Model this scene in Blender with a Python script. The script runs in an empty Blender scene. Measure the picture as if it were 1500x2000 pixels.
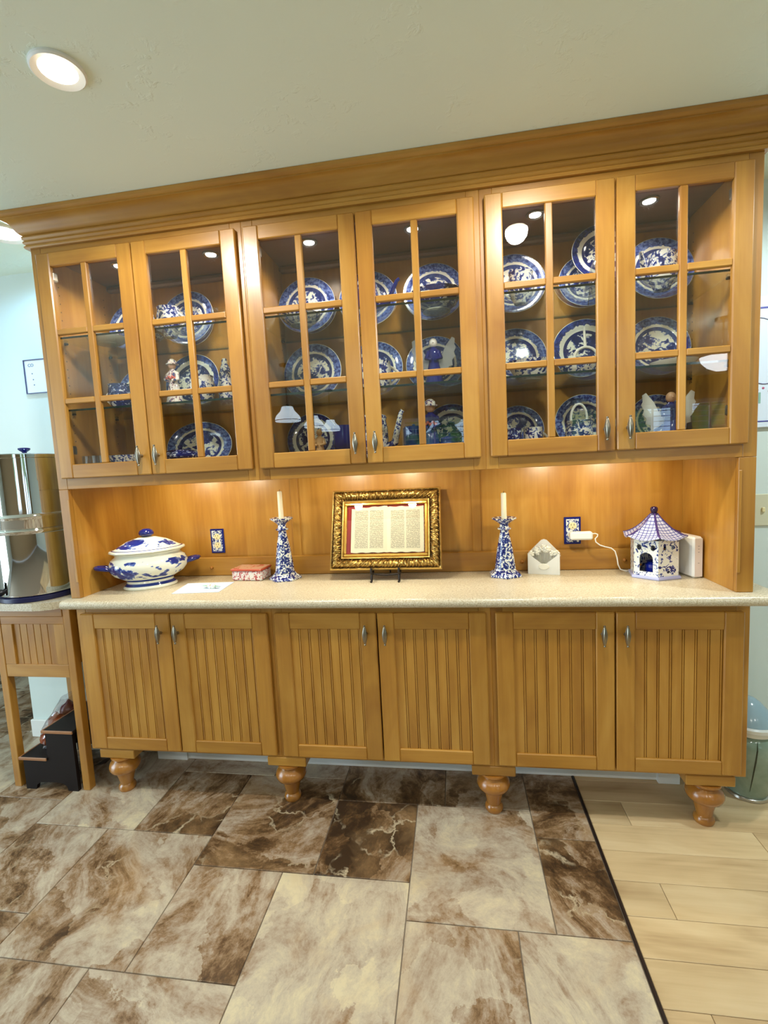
import bpy, bmesh, math, random
from mathutils import Vector, Matrix
R = math.radians
random.seed(7)
sc = bpy.context.scene
COL = sc.collection

# ------------------------------------------------------------------ camera
def add_camera():
    cd = bpy.data.cameras.new('camera'); co = bpy.data.objects.new('camera', cd); COL.objects.link(co)
    yaw, pitch, roll = .1510, -.0978, -.0507
    fw = Vector((-math.sin(yaw)*math.cos(pitch), math.cos(yaw)*math.cos(pitch), math.sin(pitch)))
    rt = Vector((math.cos(yaw), math.sin(yaw), 0)); up = rt.cross(fw)
    r2 = math.cos(roll)*rt + math.sin(roll)*up; u2 = -math.sin(roll)*rt + math.cos(roll)*up
    m = Matrix((r2, u2, -fw)).transposed().to_4x4(); m.translation = Vector((1.6765, -2.1997, 1.4221))
    co.matrix_world = m
    cd.sensor_fit = 'VERTICAL'; cd.sensor_height = 24.0; cd.lens = 922.56*24.0/2000.0
    cd.clip_start = .02; cd.clip_end = 60
    sc.camera = co
add_camera()

# ------------------------------------------------------------------ light set-up
sc.view_settings.view_transform = 'Standard'; sc.view_settings.look = 'None'
sc.view_settings.gamma = 1.0; sc.view_settings.use_curve_mapping = False
sc.view_settings.exposure = 0.0
sc.cycles.transparent_max_bounces = 20
CAN_W = 51.0        # ceiling cans, watts
PUCK_W = 7.0        # lights inside the glass cabinets
UNDER_W = 5.2       # lights under the wall cabinets
WIN_W = 70.0        # daylight at the big side window
w = bpy.data.worlds.new('world'); sc.world = w; w.use_nodes = True
bg = w.node_tree.nodes['Background']; bg.inputs[0].default_value = (.55, .78, 1.0, 1); bg.inputs[1].default_value = 4.0

def light(name, kind, loc, power, color, parent=None, rot=(0,0,0), **kw):
    ld = bpy.data.lights.new(name, kind); ld.energy = power; ld.color = color
    for k, v in kw.items(): setattr(ld, k, v)
    o = bpy.data.objects.new(name, ld); COL.objects.link(o); o.location = loc; o.rotation_euler = rot
    if parent is not None:
        o.parent = parent; o.location = Vector(loc) - OFF[parent]
    return o
# daylight through the tall window in the side wall
light('side_window_daylight', 'AREA', (-3.12, -2.4, 1.25), WIN_W, (.74, .90, 1.0), rot=(0, R(-90), 0), shape='RECTANGLE', size=2.1, size_y=2.4)

# ------------------------------------------------------------------ mesh helpers
OFF = {}
class MB:
    def __init__(s): s.v = []; s.f = []; s.m = []; s.uv = None
    def add(s, v, f, m=0):
        o = len(s.v); s.v += [tuple(p) for p in v]
        for q in f: s.f.append([i+o for i in q]); s.m.append(m)
        return s
    def box(s, x0, x1, y0, y1, z0, z1, c=0.0, m=0):
        if x0 > x1: x0, x1 = x1, x0
        if y0 > y1: y0, y1 = y1, y0
        if z0 > z1: z0, z1 = z1, z0
        if c <= 0:
            v = [(x, y, z) for z in (z0, z1) for y in (y0, y1) for x in (x0, x1)]
            return s.add(v, [(0,2,3,1),(4,5,7,6),(0,1,5,4),(2,6,7,3),(0,4,6,2),(1,3,7,5)], m)
        c = min(c, (x1-x0)*.49, (y1-y0)*.49, (z1-z0)*.49)
        bm = bmesh.new(); bmesh.ops.create_cube(bm, size=1.0)
        for q in bm.verts:
            q.co = ((x0+x1)/2+q.co.x*(x1-x0), (y0+y1)/2+q.co.y*(y1-y0), (z0+z1)/2+q.co.z*(z1-z0))
        bmesh.ops.bevel(bm, geom=bm.edges[:], offset=c, segments=1, affect='EDGES', profile=.5)
        bm.verts.index_update()
        s.add([q.co[:] for q in bm.verts], [[q.index for q in f.verts] for f in bm.faces], m); bm.free()
        return s
    def lathe(s, prof, n=32, c=(0,0,0), sx=1, sy=1, flute=0, nf=10, m=0, ax='z'):
        rings = []; v = []; f = []
        def put(x, y, z):
            if ax == 'z': v.append((c[0]+x, c[1]+y, c[2]+z))
            elif ax == 'y': v.append((c[0]+x, c[1]+z, c[2]+y))
            else: v.append((c[0]+z, c[1]+x, c[2]+y))
        for r, z in prof:
            if r <= 1e-6:
                rings.append([len(v)]); put(0, 0, z)
            else:
                st = len(v)
                for k in range(n):
                    a = 2*math.pi*k/n; rr = r*(1+flute*math.cos(nf*a)); put(rr*math.cos(a)*sx, rr*math.sin(a)*sy, z)
                rings.append(list(range(st, st+n)))
        flip = ax == 'y'
        for a, b in zip(rings, rings[1:]):
            for k in range(n):
                k2 = (k+1) % n
                if len(a) == 1 and len(b) == 1: continue
                if len(a) == 1: q = (a[0], b[k2], b[k])
                elif len(b) == 1: q = (a[k], a[k2], b[0])
                else: q = (a[k], a[k2], b[k2], b[k])
                f.append(q[::-1] if flip else q)
        if len(rings[0]) > 1: f.append(tuple(rings[0]) if flip else tuple(rings[0][::-1]))
        if len(rings[-1]) > 1: f.append(tuple(rings[-1][::-1]) if flip else tuple(rings[-1]))
        return s.add(v, f, m)
    def tube(s, pts, r, n=8, m=0, closed=False):
        pts = [Vector(p) for p in pts]; k = len(pts)
        rs = r if isinstance(r, (list, tuple)) else [r]*k
        v = []; f = []; ref = None
        for i, p in enumerate(pts):
            if closed: d = pts[(i+1) % k]-pts[i-1]
            else: d = pts[min(i+1, k-1)]-pts[max(i-1, 0)]
            d.normalize()
            if ref is None:
                ref = Vector((0,0,1)) if abs(d.z) < .9 else Vector((1,0,0))
            a = (ref - d*ref.dot(d)).normalized(); b = d.cross(a); ref = a
            for j in range(n):
                t = 2*math.pi*j/n; v.append(p+(a*math.cos(t)+b*math.sin(t))*rs[i])
        for i in range(k if closed else k-1):
            i2 = (i+1) % k
            for j in range(n):
                j2 = (j+1) % n; f.append((i*n+j, i*n+j2, i2*n+j2, i2*n+j))
        if not closed: f.append(tuple(range(n))[::-1]); f.append(tuple(range((k-1)*n, k*n)))
        return s.add(v, f, m)
    def prism(s, poly, axis, a, b, m=0):
        n = len(poly)
        def p3(q, t):
            return (t, q[0], q[1]) if axis == 'x' else (q[0], t, q[1]) if axis == 'y' else (q[0], q[1], t)
        v = [p3(q, a) for q in poly]+[p3(q, b) for q in poly]
        f = [tuple(range(n)), tuple(range(n, 2*n))[::-1]]+[(i, i+n, (i+1) % n+n, (i+1) % n) for i in range(n)]
        return s.add(v, f, m)
    def ball(s, c, r, n=16, k=8, sx=1, sy=1, sz=1, m=0):
        return s.lathe([(r*math.sin(math.pi*i/k), -r*sz*math.cos(math.pi*i/k)) for i in range(k+1)], n, c, sx, sy, m=m)
    def mesh(s, name, mats, o=(0,0,0), smooth=None):
        me = bpy.data.meshes.new(name); o = Vector(o)
        me.from_pydata([Vector(p)-o for p in s.v], [], s.f)
        for mm in (mats if isinstance(mats, (list, tuple)) else [mats]): me.materials.append(mm)
        if any(s.m):
            for p, i in zip(me.polygons, s.m): p.material_index = i
        bm = bmesh.new(); bm.from_mesh(me); bmesh.ops.recalc_face_normals(bm, faces=bm.faces[:]); bm.to_mesh(me); bm.free()
        if smooth:
            me.shade_smooth(); me.set_sharp_from_angle(angle=R(smooth))
        me.update(); return me
    def build(s, name, mats, parent=None, smooth=None, o=None):
        lo = [min(p[i] for p in s.v) for i in range(3)]; hi = [max(p[i] for p in s.v) for i in range(3)]
        c = Vector([(a+b)/2 for a, b in zip(lo, hi)]) if o is None else Vector(o)
        ob = bpy.data.objects.new(name, s.mesh(name, mats, c, smooth)); COL.objects.link(ob)
        ob.parent = parent; ob.location = c-(OFF[parent] if parent else Vector()); OFF[ob] = c
        return ob
def tag(o, label, cat, group=None):
    o['label'] = label; o['category'] = cat
    if group: o['group'] = group
    return o
def struct(o, label=None):
    o['kind'] = 'structure'
    if label: o['label'] = label
    return o
def thing(name, label, cat, loc=(0,0,0), rot=None, group=None):
    """an Empty at the thing's base; with rot given its parts are built in local coordinates, else in world coordinates"""
    o = bpy.data.objects.new(name, None); COL.objects.link(o); o.location = loc; o.empty_display_size = .05
    if rot is not None: o.rotation_euler = rot; OFF[o] = Vector()
    else: OFF[o] = Vector(loc)
    return tag(o, label, cat, group)
def copy_tree(o, parent=None):
    c = o.copy(); COL.objects.link(c)
    if parent is not None: c.parent = parent
    for ch in [x for x in COL.objects if x.parent is o]: copy_tree(ch, c)
    return c

# ------------------------------------------------------------------ material helpers
def lin(r, g, b):
    f = lambda c: (c/255/12.92) if c/255 <= .04045 else ((c/255+.055)/1.055)**2.4
    return (f(r), f(g), f(b), 1)
class MT:
    def __init__(s, name):
        s.mat = bpy.data.materials.new(name); s.mat.use_nodes = True
        s.t = s.mat.node_tree; s.b = s.t.nodes['Principled BSDF']; s.out = s.t.nodes['Material Output']
    def n(s, typ, **kw):
        nd = s.t.nodes.new('ShaderNode'+typ)
        for k, v in kw.items():
            if k.startswith('i_'):
                key = k[2:]; sock = nd.inputs[int(key)] if key.isdigit() else nd.inputs[key.replace('_', ' ')]
                if isinstance(v, bpy.types.NodeSocket): s.t.links.new(v, sock)
                else: sock.default_value = v
            else: setattr(nd, k, v)
        return nd
    def math(s, op, a, b=0.0, c=None, clamp=False):
        nd = s.n('Math', operation=op, use_clamp=clamp, i_0=a, i_1=b)
        if c is not None:
            if isinstance(c, bpy.types.NodeSocket): s.t.links.new(c, nd.inputs[2])
            else: nd.inputs[2].default_value = c
        return nd.outputs[0]
    def mix(s, fac, a, b):
        nd = s.n('Mix', data_type='RGBA')
        for i, v in ((0, fac), (6, a), (7, b)):
            if isinstance(v, bpy.types.NodeSocket): s.t.links.new(v, nd.inputs[i])
            else: nd.inputs[i].default_value = v
        return nd.outputs[2]
    def ramp(s, fac, stops, interp='LINEAR'):
        nd = s.n('ValToRGB', i_0=fac); cr = nd.color_ramp; cr.interpolation = interp
        while len(cr.elements) < len(stops): cr.elements.new(.5)
        for e, (p, c) in zip(cr.elements, stops): e.position = p; e.color = c
        return nd.outputs[0]
    def coords(s, scale=(1,1,1), rand=40.0, rot=None):
        tc = s.n('TexCoord').outputs['Object']
        if rand:
            r = s.n('ObjectInfo').outputs['Random']
            v = s.n('CombineXYZ', i_0=s.math('MULTIPLY', r, rand), i_1=s.math('MULTIPLY', r, rand*1.7), i_2=s.math('MULTIPLY', r, rand*.6)).outputs[0]
        if rot: tc = s.n('VectorRotate', rotation_type='Z_AXIS', i_Vector=tc, i_Angle=rot).outputs[0]
        m = s.n('Mapping', i_Vector=tc); m.inputs['Scale'].default_value = scale
        o = m.outputs[0]
        if rand: o = s.n('VectorMath', operation='ADD', i_0=o, i_1=v).outputs[0]
        return o
    def noise(s, vec, scale=1.0, detail=3.0, rough=.5, dist=0.0):
        return s.n('TexNoise', i_Vector=vec, i_Scale=scale, i_Detail=detail, i_Roughness=rough, i_Distortion=dist).outputs[0]
    def bump(s, h, strength=.2, dist=.002):
        b = s.n('Bump', i_Height=h, i_Strength=strength, i_Distance=dist); s.t.links.new(b.outputs[0], s.b.inputs['Normal'])
    def set(s, **kw):
        for k, v in kw.items():
            sock = s.b.inputs[k.replace('_', ' ')]
            if isinstance(v, bpy.types.NodeSocket): s.t.links.new(v, sock)
            else: sock.default_value = v
        return s.mat

def plain(name, col, rough=.5, metal=0.0, spec=.5, **kw):
    m = MT(name); return m.set(Base_Color=col, Roughness=rough, Metallic=metal, Specular_IOR_Level=spec, **kw)

def wood(name, axis, dark, mid, lite, rough=.36, coat=.25, fine=1.0, vary=.10):
    m = MT(name)
    sc_ = {'x': (2.2, 55, 55), 'y': (55, 2.2, 55), 'z': (55, 55, 2.2)}[axis]
    sb = {'x': (2.0, 7, 7), 'y': (7, 2.0, 7), 'z': (7, 7, 2.0)}[axis]
    n1 = m.noise(m.coords(sc_), fine, 5, .6, .25); n2 = m.noise(m.coords(sb, 23.0), 1.0, 3, .55, .8)
    f = m.math('ADD', m.math('MULTIPLY', n1, .32), m.math('MULTIPLY', n2, .68))
    c = m.ramp(f, [(.26, dark), (.50, mid), (.74, lite)])
    rv = m.math('ADD', m.math('MULTIPLY', m.n('ObjectInfo').outputs['Random'], vary*2), 1-vary)
    hsv = m.n('HueSaturation', i_Color=c, i_Value=rv)
    m.bump(n1, .05, .001)
    return m.set(Base_Color=hsv.outputs[0], Roughness=rough, Coat_Weight=coat, Coat_Roughness=.22)

G_D, G_M, G_L = lin(144, 92, 28), lin(172, 121, 44), lin(193, 145, 66)
WOOD_V = wood('alder_wood_upright', 'z', G_D, G_M, G_L)
WOOD_H = wood('alder_wood_lying', 'x', G_D, G_M, G_L)
WOOD_Y = wood('alder_wood_deep', 'y', G_D, G_M, G_L)
WOOD_BEAD = wood('alder_beadboard', 'z', G_D, G_M, G_L, vary=.035)
WOOD_LEG = wood('turned_alder_wood', 'z', lin(138, 84, 26), lin(164, 106, 38), lin(182, 128, 54), .2, .6)
WOOD_DARK = wood('shade_darkened_wood', 'x', lin(92, 58, 32), lin(112, 74, 44), lin(126, 86, 54), .4, .1)  # shade of the unlit cabinet tops put into the wood colour; trunks reuse it
BLACKWOOD = plain('black_painted_wood', lin(24, 16, 13), .55, spec=.25)
BROWNWOOD = wood('brown_tread_edge', 'x', lin(120, 76, 40), lin(150, 100, 58), lin(170, 122, 78))
WHITE = plain('white_paint', lin(236, 236, 230), .45)
WALL = plain('pale_sage_wall_paint', lin(216, 228, 222), .85, spec=.2)
WALL_COOL = plain('pale_wall_paint', lin(214, 226, 226), .85, spec=.2)
PLASTIC = plain('white_plastic', lin(238, 236, 230), .35)
IVORY = plain('ivory_plastic', lin(232, 218, 170), .35)
NICKEL = plain('brushed_nickel', lin(150, 142, 126), .3, 1.0)
BRASSY = plain('dark_metal', lin(62, 48, 36), .35, .8)
IRON = plain('black_iron', lin(34, 26, 22), .45, .3)
STEEL = plain('polished_steel', lin(214, 212, 208), .05, 1.0)
BLACKP = plain('black_plastic', lin(16, 16, 24), .3)
NAVYP = plain('navy_rubber', lin(22, 24, 66), .35)
COBALT = plain('cobalt_glaze', lin(26, 34, 110), .08, spec=.7)
COBALTGLASS = plain('cobalt_glass', lin(14, 30, 130), .05, spec=.8)
WAX = plain('candle_wax', lin(240, 232, 205), .5, Subsurface_Weight=.3)
PORC = plain('white_porcelain', lin(232, 230, 218), .1, spec=.6)
GREYPORC = plain('unglazed_pale_foot', lin(196, 196, 178), .35)
HOLE = plain('dark_hole', lin(70, 42, 22), .7)
REDMAT = plain('crimson_mount_board', lin(150, 26, 34), .7)
PAPERBLUE = plain('pale_blue_paper', lin(196, 212, 232), .7)
SKIN = plain('painted_clay', lin(196, 150, 112), .4)
CLAYTAN = plain('tan_stoneware', lin(190, 150, 96), .5)
LAMPGLASS = plain('opal_glass', lin(236, 242, 248), .25, Emission_Color=(.72, .88, 1, 1), Emission_Strength=5.0)
LAMPGLASS_B = plain('frosted_glass_bowl', lin(240, 240, 236), .25, Emission_Color=(.9, .95, 1, 1), Emission_Strength=8)
def emit(name, col, s): return plain(name, (.8, .8, .8, 1), .5, Emission_Color=col, Emission_Strength=s)
EM_WARM = emit('warm_lamp_lens', (1, .86, .66, 1), 18)
EM_COOL = emit('cool_lamp_lens', (.86, .93, 1, 1), 18)
EM_PUCK = emit('small_lamp_lens', (1, .95, .92, 1), 14)

def thin_glass(name, tint, base=.045, rough=0.0):
    m = MT(name); t = m.t
    fac = m.math('ADD', m.math('MULTIPLY', m.math('POWER', m.n('LayerWeight', i_Blend=.5).outputs['Facing'], 4.0), 1-base), base, clamp=True)
    tr = m.n('BsdfTransparent', i_Color=tint); gl = m.n('BsdfGlossy', i_Color=(1, 1, 1, 1), i_Roughness=rough)
    mx = m.n('MixShader', i_0=fac, i_1=tr.outputs[0], i_2=gl.outputs[0]); t.links.new(mx.outputs[0], m.out.inputs[0])
    return m.mat
GLASS = thin_glass('clear_pane_glass', (.985, .99, .985, 1))
SHELFGLASS = thin_glass('shelf_glass', (.90, .955, .93, 1))
SHELFEDGE = plain('dark_green_glass_edge', lin(28, 58, 50), .1, spec=.7)
CRYSTAL = thin_glass('crystal_glass', (.90, .92, .93, 1), .12)
FROST = thin_glass('cloudy_resin', (.80, .82, .80, 1), .30, .35)

def willow(name, dark, mid, white, lite, seed=0.0, rim0=.745):
    m = MT(name)
    tc = m.n('TexCoord').outputs['Object']; sx = m.n('SeparateXYZ', i_0=tc)
    r = m.n('VectorMath', operation='LENGTH', i_0=m.n('CombineXYZ', i_0=sx.outputs[0], i_1=sx.outputs[1]).outputs[0]).outputs['Value']
    vc = m.coords((1, 1, 0), 31.0+seed)
    nf = m.noise(vc, 11, 3, .6); nm = m.noise(vc, 5.5, 3, .65, .6); nb = m.noise(vc, 3.0, 2, .6, 1.0)
    rim = m.ramp(nf, [(.40, dark), (.52, mid), (.66, lite)])
    scene = m.ramp(m.math('ADD', m.math('MULTIPLY', nm, .55), m.math('MULTIPLY', nb, .45)), [(.47, white), (.50, mid), (.545, dark)], 'LINEAR')
    rj = m.math('ADD', r, m.math('MULTIPLY', m.math('SUBTRACT', nf, .5), .16))
    c = m.mix(m.math('GREATER_THAN', rj, rim0), white, rim)
    c = m.mix(m.math('LESS_THAN', r, .665), c, m.mix(.25, dark, rim))
    c = m.mix(m.math('LESS_THAN', r, .565), c, scene)
    c = m.mix(m.math('GREATER_THAN', r, .985), c, white)
    return m.set(Base_Color=c, Roughness=.09, Specular_IOR_Level=.6)
WIL = willow('blue_willow_transfer', lin(34, 46, 110), lin(84, 104, 168), lin(232, 232, 216), lin(128, 148, 196))
FLOW = willow('deep_blue_transfer', lin(18, 24, 84), lin(38, 52, 122), lin(226, 228, 214), lin(60, 76, 150), 9.0, .80)

def printed(name, white, blues, scale, cover, vary=20.0, dist=1.2):
    """white glaze with painted blue leaves and scrolls"""
    m = MT(name); v = m.coords((1, 1, 1), vary)
    a = m.noise(v, scale, 2, .55, dist); b = m.noise(v, scale*2.1, 2, .5, dist*.6)
    f = m.math('ADD', m.math('MULTIPLY', a, .6), m.math('MULTIPLY', b, .4))
    c = m.ramp(f, [(cover, white), (cover+.02, blues[0]), (cover+.07, blues[1])])
    return m.set(Base_Color=c, Roughness=.08, Specular_IOR_Level=.65)
BW = lin(232, 234, 226); B1, B2 = lin(84, 106, 176), lin(28, 36, 104)
DELFT = printed('blue_scroll_glaze', BW, (B1, B2), 58, .468)
DELFT_S = printed('sparse_blue_flower_glaze', BW, (B1, B2), 46, .535)
CHINA = printed('blue_printed_china', lin(230, 230, 218), (B1, B2), 40, .49)
CHINA_D = printed('dense_blue_printed_china', lin(206, 210, 210), (lin(60, 80, 150), lin(22, 28, 88)), 46, .42)
PASTEL = printed('figurine_glaze', lin(226, 222, 210), (lin(190, 130, 110), lin(60, 70, 120)), 60, .52)
TINPRINT = printed('pink_floral_print', lin(226, 222, 220), (lin(206, 140, 140), lin(178, 78, 84)), 55, .50)
TINLID = printed('coral_lid_print', lin(214, 168, 140), (lin(208, 130, 110), lin(196, 96, 80)), 24, .54)
CANDYP = printed('wrapper_print', lin(236, 234, 224), (lin(120, 190, 130), lin(220, 140, 80)), 70, .54)
OUTLETP = printed('outlet_plate_print', lin(224, 228, 222), (B1, B2), 75, .49)

def gold():
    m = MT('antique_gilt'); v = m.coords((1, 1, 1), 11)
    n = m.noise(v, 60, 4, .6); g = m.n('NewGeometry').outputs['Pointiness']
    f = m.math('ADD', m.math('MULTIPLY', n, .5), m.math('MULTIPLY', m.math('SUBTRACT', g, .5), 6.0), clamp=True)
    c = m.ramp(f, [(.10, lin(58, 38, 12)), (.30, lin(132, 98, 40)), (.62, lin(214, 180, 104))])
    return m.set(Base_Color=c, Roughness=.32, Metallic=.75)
GOLD = gold()
GOLD_S = plain('gilt_moulding', lin(206, 164, 80), .26, .8)

def page():
    m = MT('printed_page'); tc = m.n('TexCoord').outputs['Object']; s = m.n('SeparateXYZ', i_0=tc)
    rows = m.math('GREATER_THAN', m.math('FRACT', m.math('MULTIPLY', s.outputs[2], 230.0)), .45)
    n = m.noise(m.n('Mapping', i_Vector=tc, i_Scale=(260, 1, 230)).outputs[0], 1, 1); wd = m.math('GREATER_THAN', n, .42)
    cx = m.math('ABSOLUTE', m.math('SUBTRACT', m.math('ABSOLUTE', s.outputs[0]), .0350)); col = m.math('LESS_THAN', cx, .0310)
    zl = m.math('LESS_THAN', m.math('ABSOLUTE', s.outputs[2]), .088)
    k = m.math('MULTIPLY', m.math('MULTIPLY', rows, wd), m.math('MULTIPLY', col, zl))
    c = m.mix(m.math('MULTIPLY', k, .80), lin(228, 218, 192), lin(84, 78, 68))
    return m.set(Base_Color=c, Roughness=.7)
PAGE = page()

def counter():
    m = MT('speckled_cream_solid_surface'); v = m.coords((1, 1, 1), 0)
    a = m.noise(v, 340, 2, .5); b = m.noise(v, 150, 3, .6); c0 = m.noise(v, 520, 1, .5)
    c = m.ramp(b, [(.35, lin(176, 160, 128)), (.6, lin(202, 190, 162))])
    c = m.mix(m.math('GREATER_THAN', a, .655), c, lin(120, 98, 70)); c = m.mix(m.math('GREATER_THAN', c0, .67), c, lin(250, 248, 238))
    return m.set(Base_Color=c, Roughness=.28)
COUNTER = counter()

def tilemat(name):
    m = MT(name); oi = m.n('ObjectInfo'); rnd = oi.outputs['Random']
    v = m.coords((1, 1.0, 1), 60.0, m.math('MULTIPLY', m.math('SUBTRACT', rnd, .25), 2.4))
    w1 = m.n('TexNoise', i_Vector=v, i_Scale=2.2, i_Detail=3.0)
    wv = m.n('VectorMath', operation='MULTIPLY_ADD', i_0=w1.outputs[1], i_1=(.22, .22, 0), i_2=v).outputs[0]
    wv = m.n('Mapping', i_Vector=wv, i_Scale=(1.0, 1.7, 1)).outputs[0]
    dv = m.n('VectorMath', operation='MULTIPLY_ADD', i_0=m.n('TexNoise', i_Vector=v, i_Scale=7.0, i_Detail=6.0, i_Roughness=.6).outputs[1], i_1=(.24, .24, 0), i_2=v).outputs[0]
    cell = m.n('SeparateColor', i_0=m.n('TexVoronoi', feature='F1', i_Vector=dv, i_Scale=6.5).outputs['Color']).outputs[0]
    n1 = m.noise(wv, 3.2, 15, .74, .55); n3 = m.noise(v, 38, 10, .85, .2)
    sep = m.n('SeparateColor', i_0=oi.outputs['Color']).outputs[0]
    f = m.math('ADD', m.math('ADD', m.math('MULTIPLY', n1, .74), m.math('MULTIPLY', n3, .24)), m.math('ADD', m.math('MULTIPLY', cell, .085), m.math('SUBTRACT', sep, .524)))
    c = m.ramp(f, [(.385, lin(60, 43, 28)), (.445, lin(100, 73, 46)), (.49, lin(140, 111, 80)), (.535, lin(166, 145, 122)), (.60, lin(188, 173, 150)), (.69, lin(212, 196, 160))])
    n4 = m.noise(v, 3.0, 5, .6, .8); c = m.mix(m.math('MULTIPLY', m.math('SUBTRACT', n4, .52, clamp=True), 4.0, clamp=True), c, m.mix(.5, c, lin(184, 146, 100)))
    vo = m.n('TexVoronoi', feature='DISTANCE_TO_EDGE', i_Vector=dv, i_Scale=6.5).outputs[0]
    thin = m.math('SUBTRACT', 1.0, m.math('MULTIPLY', vo, 22.0, clamp=True)); pat = m.math('MULTIPLY', m.math('SUBTRACT', m.noise(v, 6, 3), .47, clamp=True), 9.0, clamp=True)
    dark = m.math('MULTIPLY', m.math('SUBTRACT', .52, f, clamp=True), 9.0, clamp=True)
    c = m.mix(m.math('MULTIPLY', m.math('MULTIPLY', thin, pat), m.math('MULTIPLY', dark, .75)), c, lin(224, 204, 168))
    m.bump(n3, .06, .001)
    return m.set(Base_Color=c, Roughness=.32)
TILE = tilemat('marbled_stone_tile')
GROUT = plain('taupe_grout', lin(132, 120, 104), .9)
PLANK = wood('pale_maple_plank', 'x', lin(160, 128, 88), lin(204, 176, 132), lin(224, 200, 158), .35, .1, .8, .10)
STRIP = plain('dark_bronze_strip', lin(46, 34, 30), .35, .4)

def ceilmat():
    m = MT('stippled_ceiling_paint'); v = m.coords((1, 1, 1), 0)
    a = m.noise(v, 26, 4, .6, .4); msk = m.noise(v, 3.2, 2, .5)
    h = m.math('MULTIPLY', m.math('SUBTRACT', a, .56, clamp=True), m.math('MULTIPLY', m.math('SUBTRACT', msk, .42, clamp=True), 6.0))
    m.bump(h, .55, .014)
    return m.set(Base_Color=lin(233, 244, 228), Roughness=.8, Specular_IOR_Level=.25)
CEIL = ceilmat()

# ------------------------------------------------------------------ the room
ZC = 2.485                                     # ceiling height
RX0, RX1, RY0, RY1 = -3.2, 6.4, -6.2, 3.2      # the space around
b = MB(); b.box(RX0, RX1, RY0, RY1, -.10, -.004)
floor = struct(b.build('floor', GROUT), 'floor of marbled stone tile beside pale wood planks')
def rect_piece(x0, x1, y0, y1, mat, name, g=.0016, tone=.5, t=.006):
    m = MB(); m.box(x0+g, x1-g, y0+g, y1-g, -t, 0, .0012)
    o = m.build(name, mat, floor); o.color = (tone, tone, tone, 1); return o
XS = 2.146
TA, TB, TC_, TD = .455, .508, .342, .372       # big tile, small tile
TONES = {(0.91, -.48): .47, (1.30, -.545): .42, (1.70, -.61): .56, (0.45, -.85): .52, (1.25, -.99): .59, (.10, -.34): .57, (.51, -.41): .47,
         (2.05, -.67): .47, (.05, -.76): .53, (.85, -.91): .52, (1.65, -1.05): .54, (2.0, -1.1): .58, (.8, -1.34): .54, (.4, -1.27): .51, (2.05, -.24): .47}
def tone(x, y):
    k = min(TONES, key=lambda q: (q[0]-x)**2+(q[1]-y)**2)
    return TONES[k] if (k[0]-x)**2+(k[1]-y)**2 < .03 else .47+random.random()*.10
for i in range(-14, 15):
    for j in range(-14, 15):
        ox, oy = .68+i*TA+j*TC_, -.22+i*TD-j*TB
        for (x0, x1, y1, y0) in ((ox, ox+TA, oy, oy-TB), (ox+TA, ox+TA+TC_, oy-(TB-TD), oy-TB)):
            x1 = min(x1, XS)
            if x1-x0 < .03 or x0 < -2.6 or y0 < -2.7 or y1 > 1.8: continue
            rect_piece(x0, x1, y0, y1, TILE, 'tile', tone=tone((x0+x1)/2, (y0+y1)/2))
PW = .127; k = 0
for r_ in range(-19, 3):
    y0 = -.400+r_*PW; first = {0: 2.303, -1: 2.722, -2: 3.1, -3: 2.301, -4: 2.85, -5: 2.6}.get(r_, 2.25+random.random()*.8)
    xs = [XS+.011]
    x = first
    while x < 4.6: xs.append(x); x += 1.02+random.random()*.15
    xs.append(4.6)
    for a, c in zip(xs, xs[1:]):
        if y0+PW > .02: continue
        rect_piece(a, c, y0, y0+PW, PLANK, 'plank', .0008)
b = MB(); b.box(XS+.001, XS+.010, -2.7, -.06, -.004, .004, .0015)
struct(b.build('trim_1', STRIP), 'dark metal strip between the stone tile and the wood planks')

b = MB(); b.box(RX0, RX1, RY0, RY1, ZC, ZC+.1); struct(b.build('ceiling', CEIL), 'pale stippled ceiling')
b = MB(); b.box(-.724, RX1, .02, .14, 0, ZC); struct(b.build('wall_back', WALL), 'pale wall behind the cabinets')
b = MB(); b.box(RX0, RX1, RY1, RY1+.1, 0, ZC); struct(b.build('wall_far', WALL), 'pale green wall of the next room')
b = MB(); b.box(RX1, RX1+.1, RY0, RY1, 0, ZC); struct(b.build('wall_right', WALL))
# side wall with one tall window, front wall with four
b = MB(); b.box(RX0-.1, RX0, RY0, -3.6, 0, ZC); b.box(RX0-.1, RX0, -1.2, RY1, 0, ZC); b.box(RX0-.1, RX0, -3.6, -1.2, 2.35, ZC); b.box(RX0-.1, RX0, -3.6, -1.2, 0, .15)
struct(b.build('wall_left', WALL_COOL))
def window(n, x0, x1, z0, z1, y=RY0):
    m = MB(); t = .05
    m.box(x0-t, x0, y-.02, y+.03, z0-t, z1+t); m.box(x1, x1+t, y-.02, y+.03, z0-t, z1+t)
    m.box(x0, x1, y-.02, y+.03, z0-t, z0); m.box(x0, x1, y-.02, y+.03, z1, z1+t); m.box((x0+x1)/2-.012, (x0+x1)/2+.012, y-.01, y+.02, z0, z1)
    f = struct(m.build('window_%d' % n, WHITE))
    nl = int((z1-z0)/.075); sl = None
    for i in range(nl):
        z = z0+(i+.5)*(z1-z0)/nl
        if sl is None:
            q = MB(); q.box(x0, x1, y-.03, y+.005, z-.004, z+.004); sl = q.build('slat', WHITE, f)
        else:
            c = sl.copy(); COL.objects.link(c); c.location.z += z-(z0+.5*(z1-z0)/nl)
    return f
wins = [(1, .93, 1.86, 1.05, 2.09), (2, 3.45, 4.05, .9, 2.09), (3, 4.30, 4.88, .9, 2.06), (4, 5.12, 5.62, .9, 2.10)]
b = MB(); xs = RX0
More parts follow.
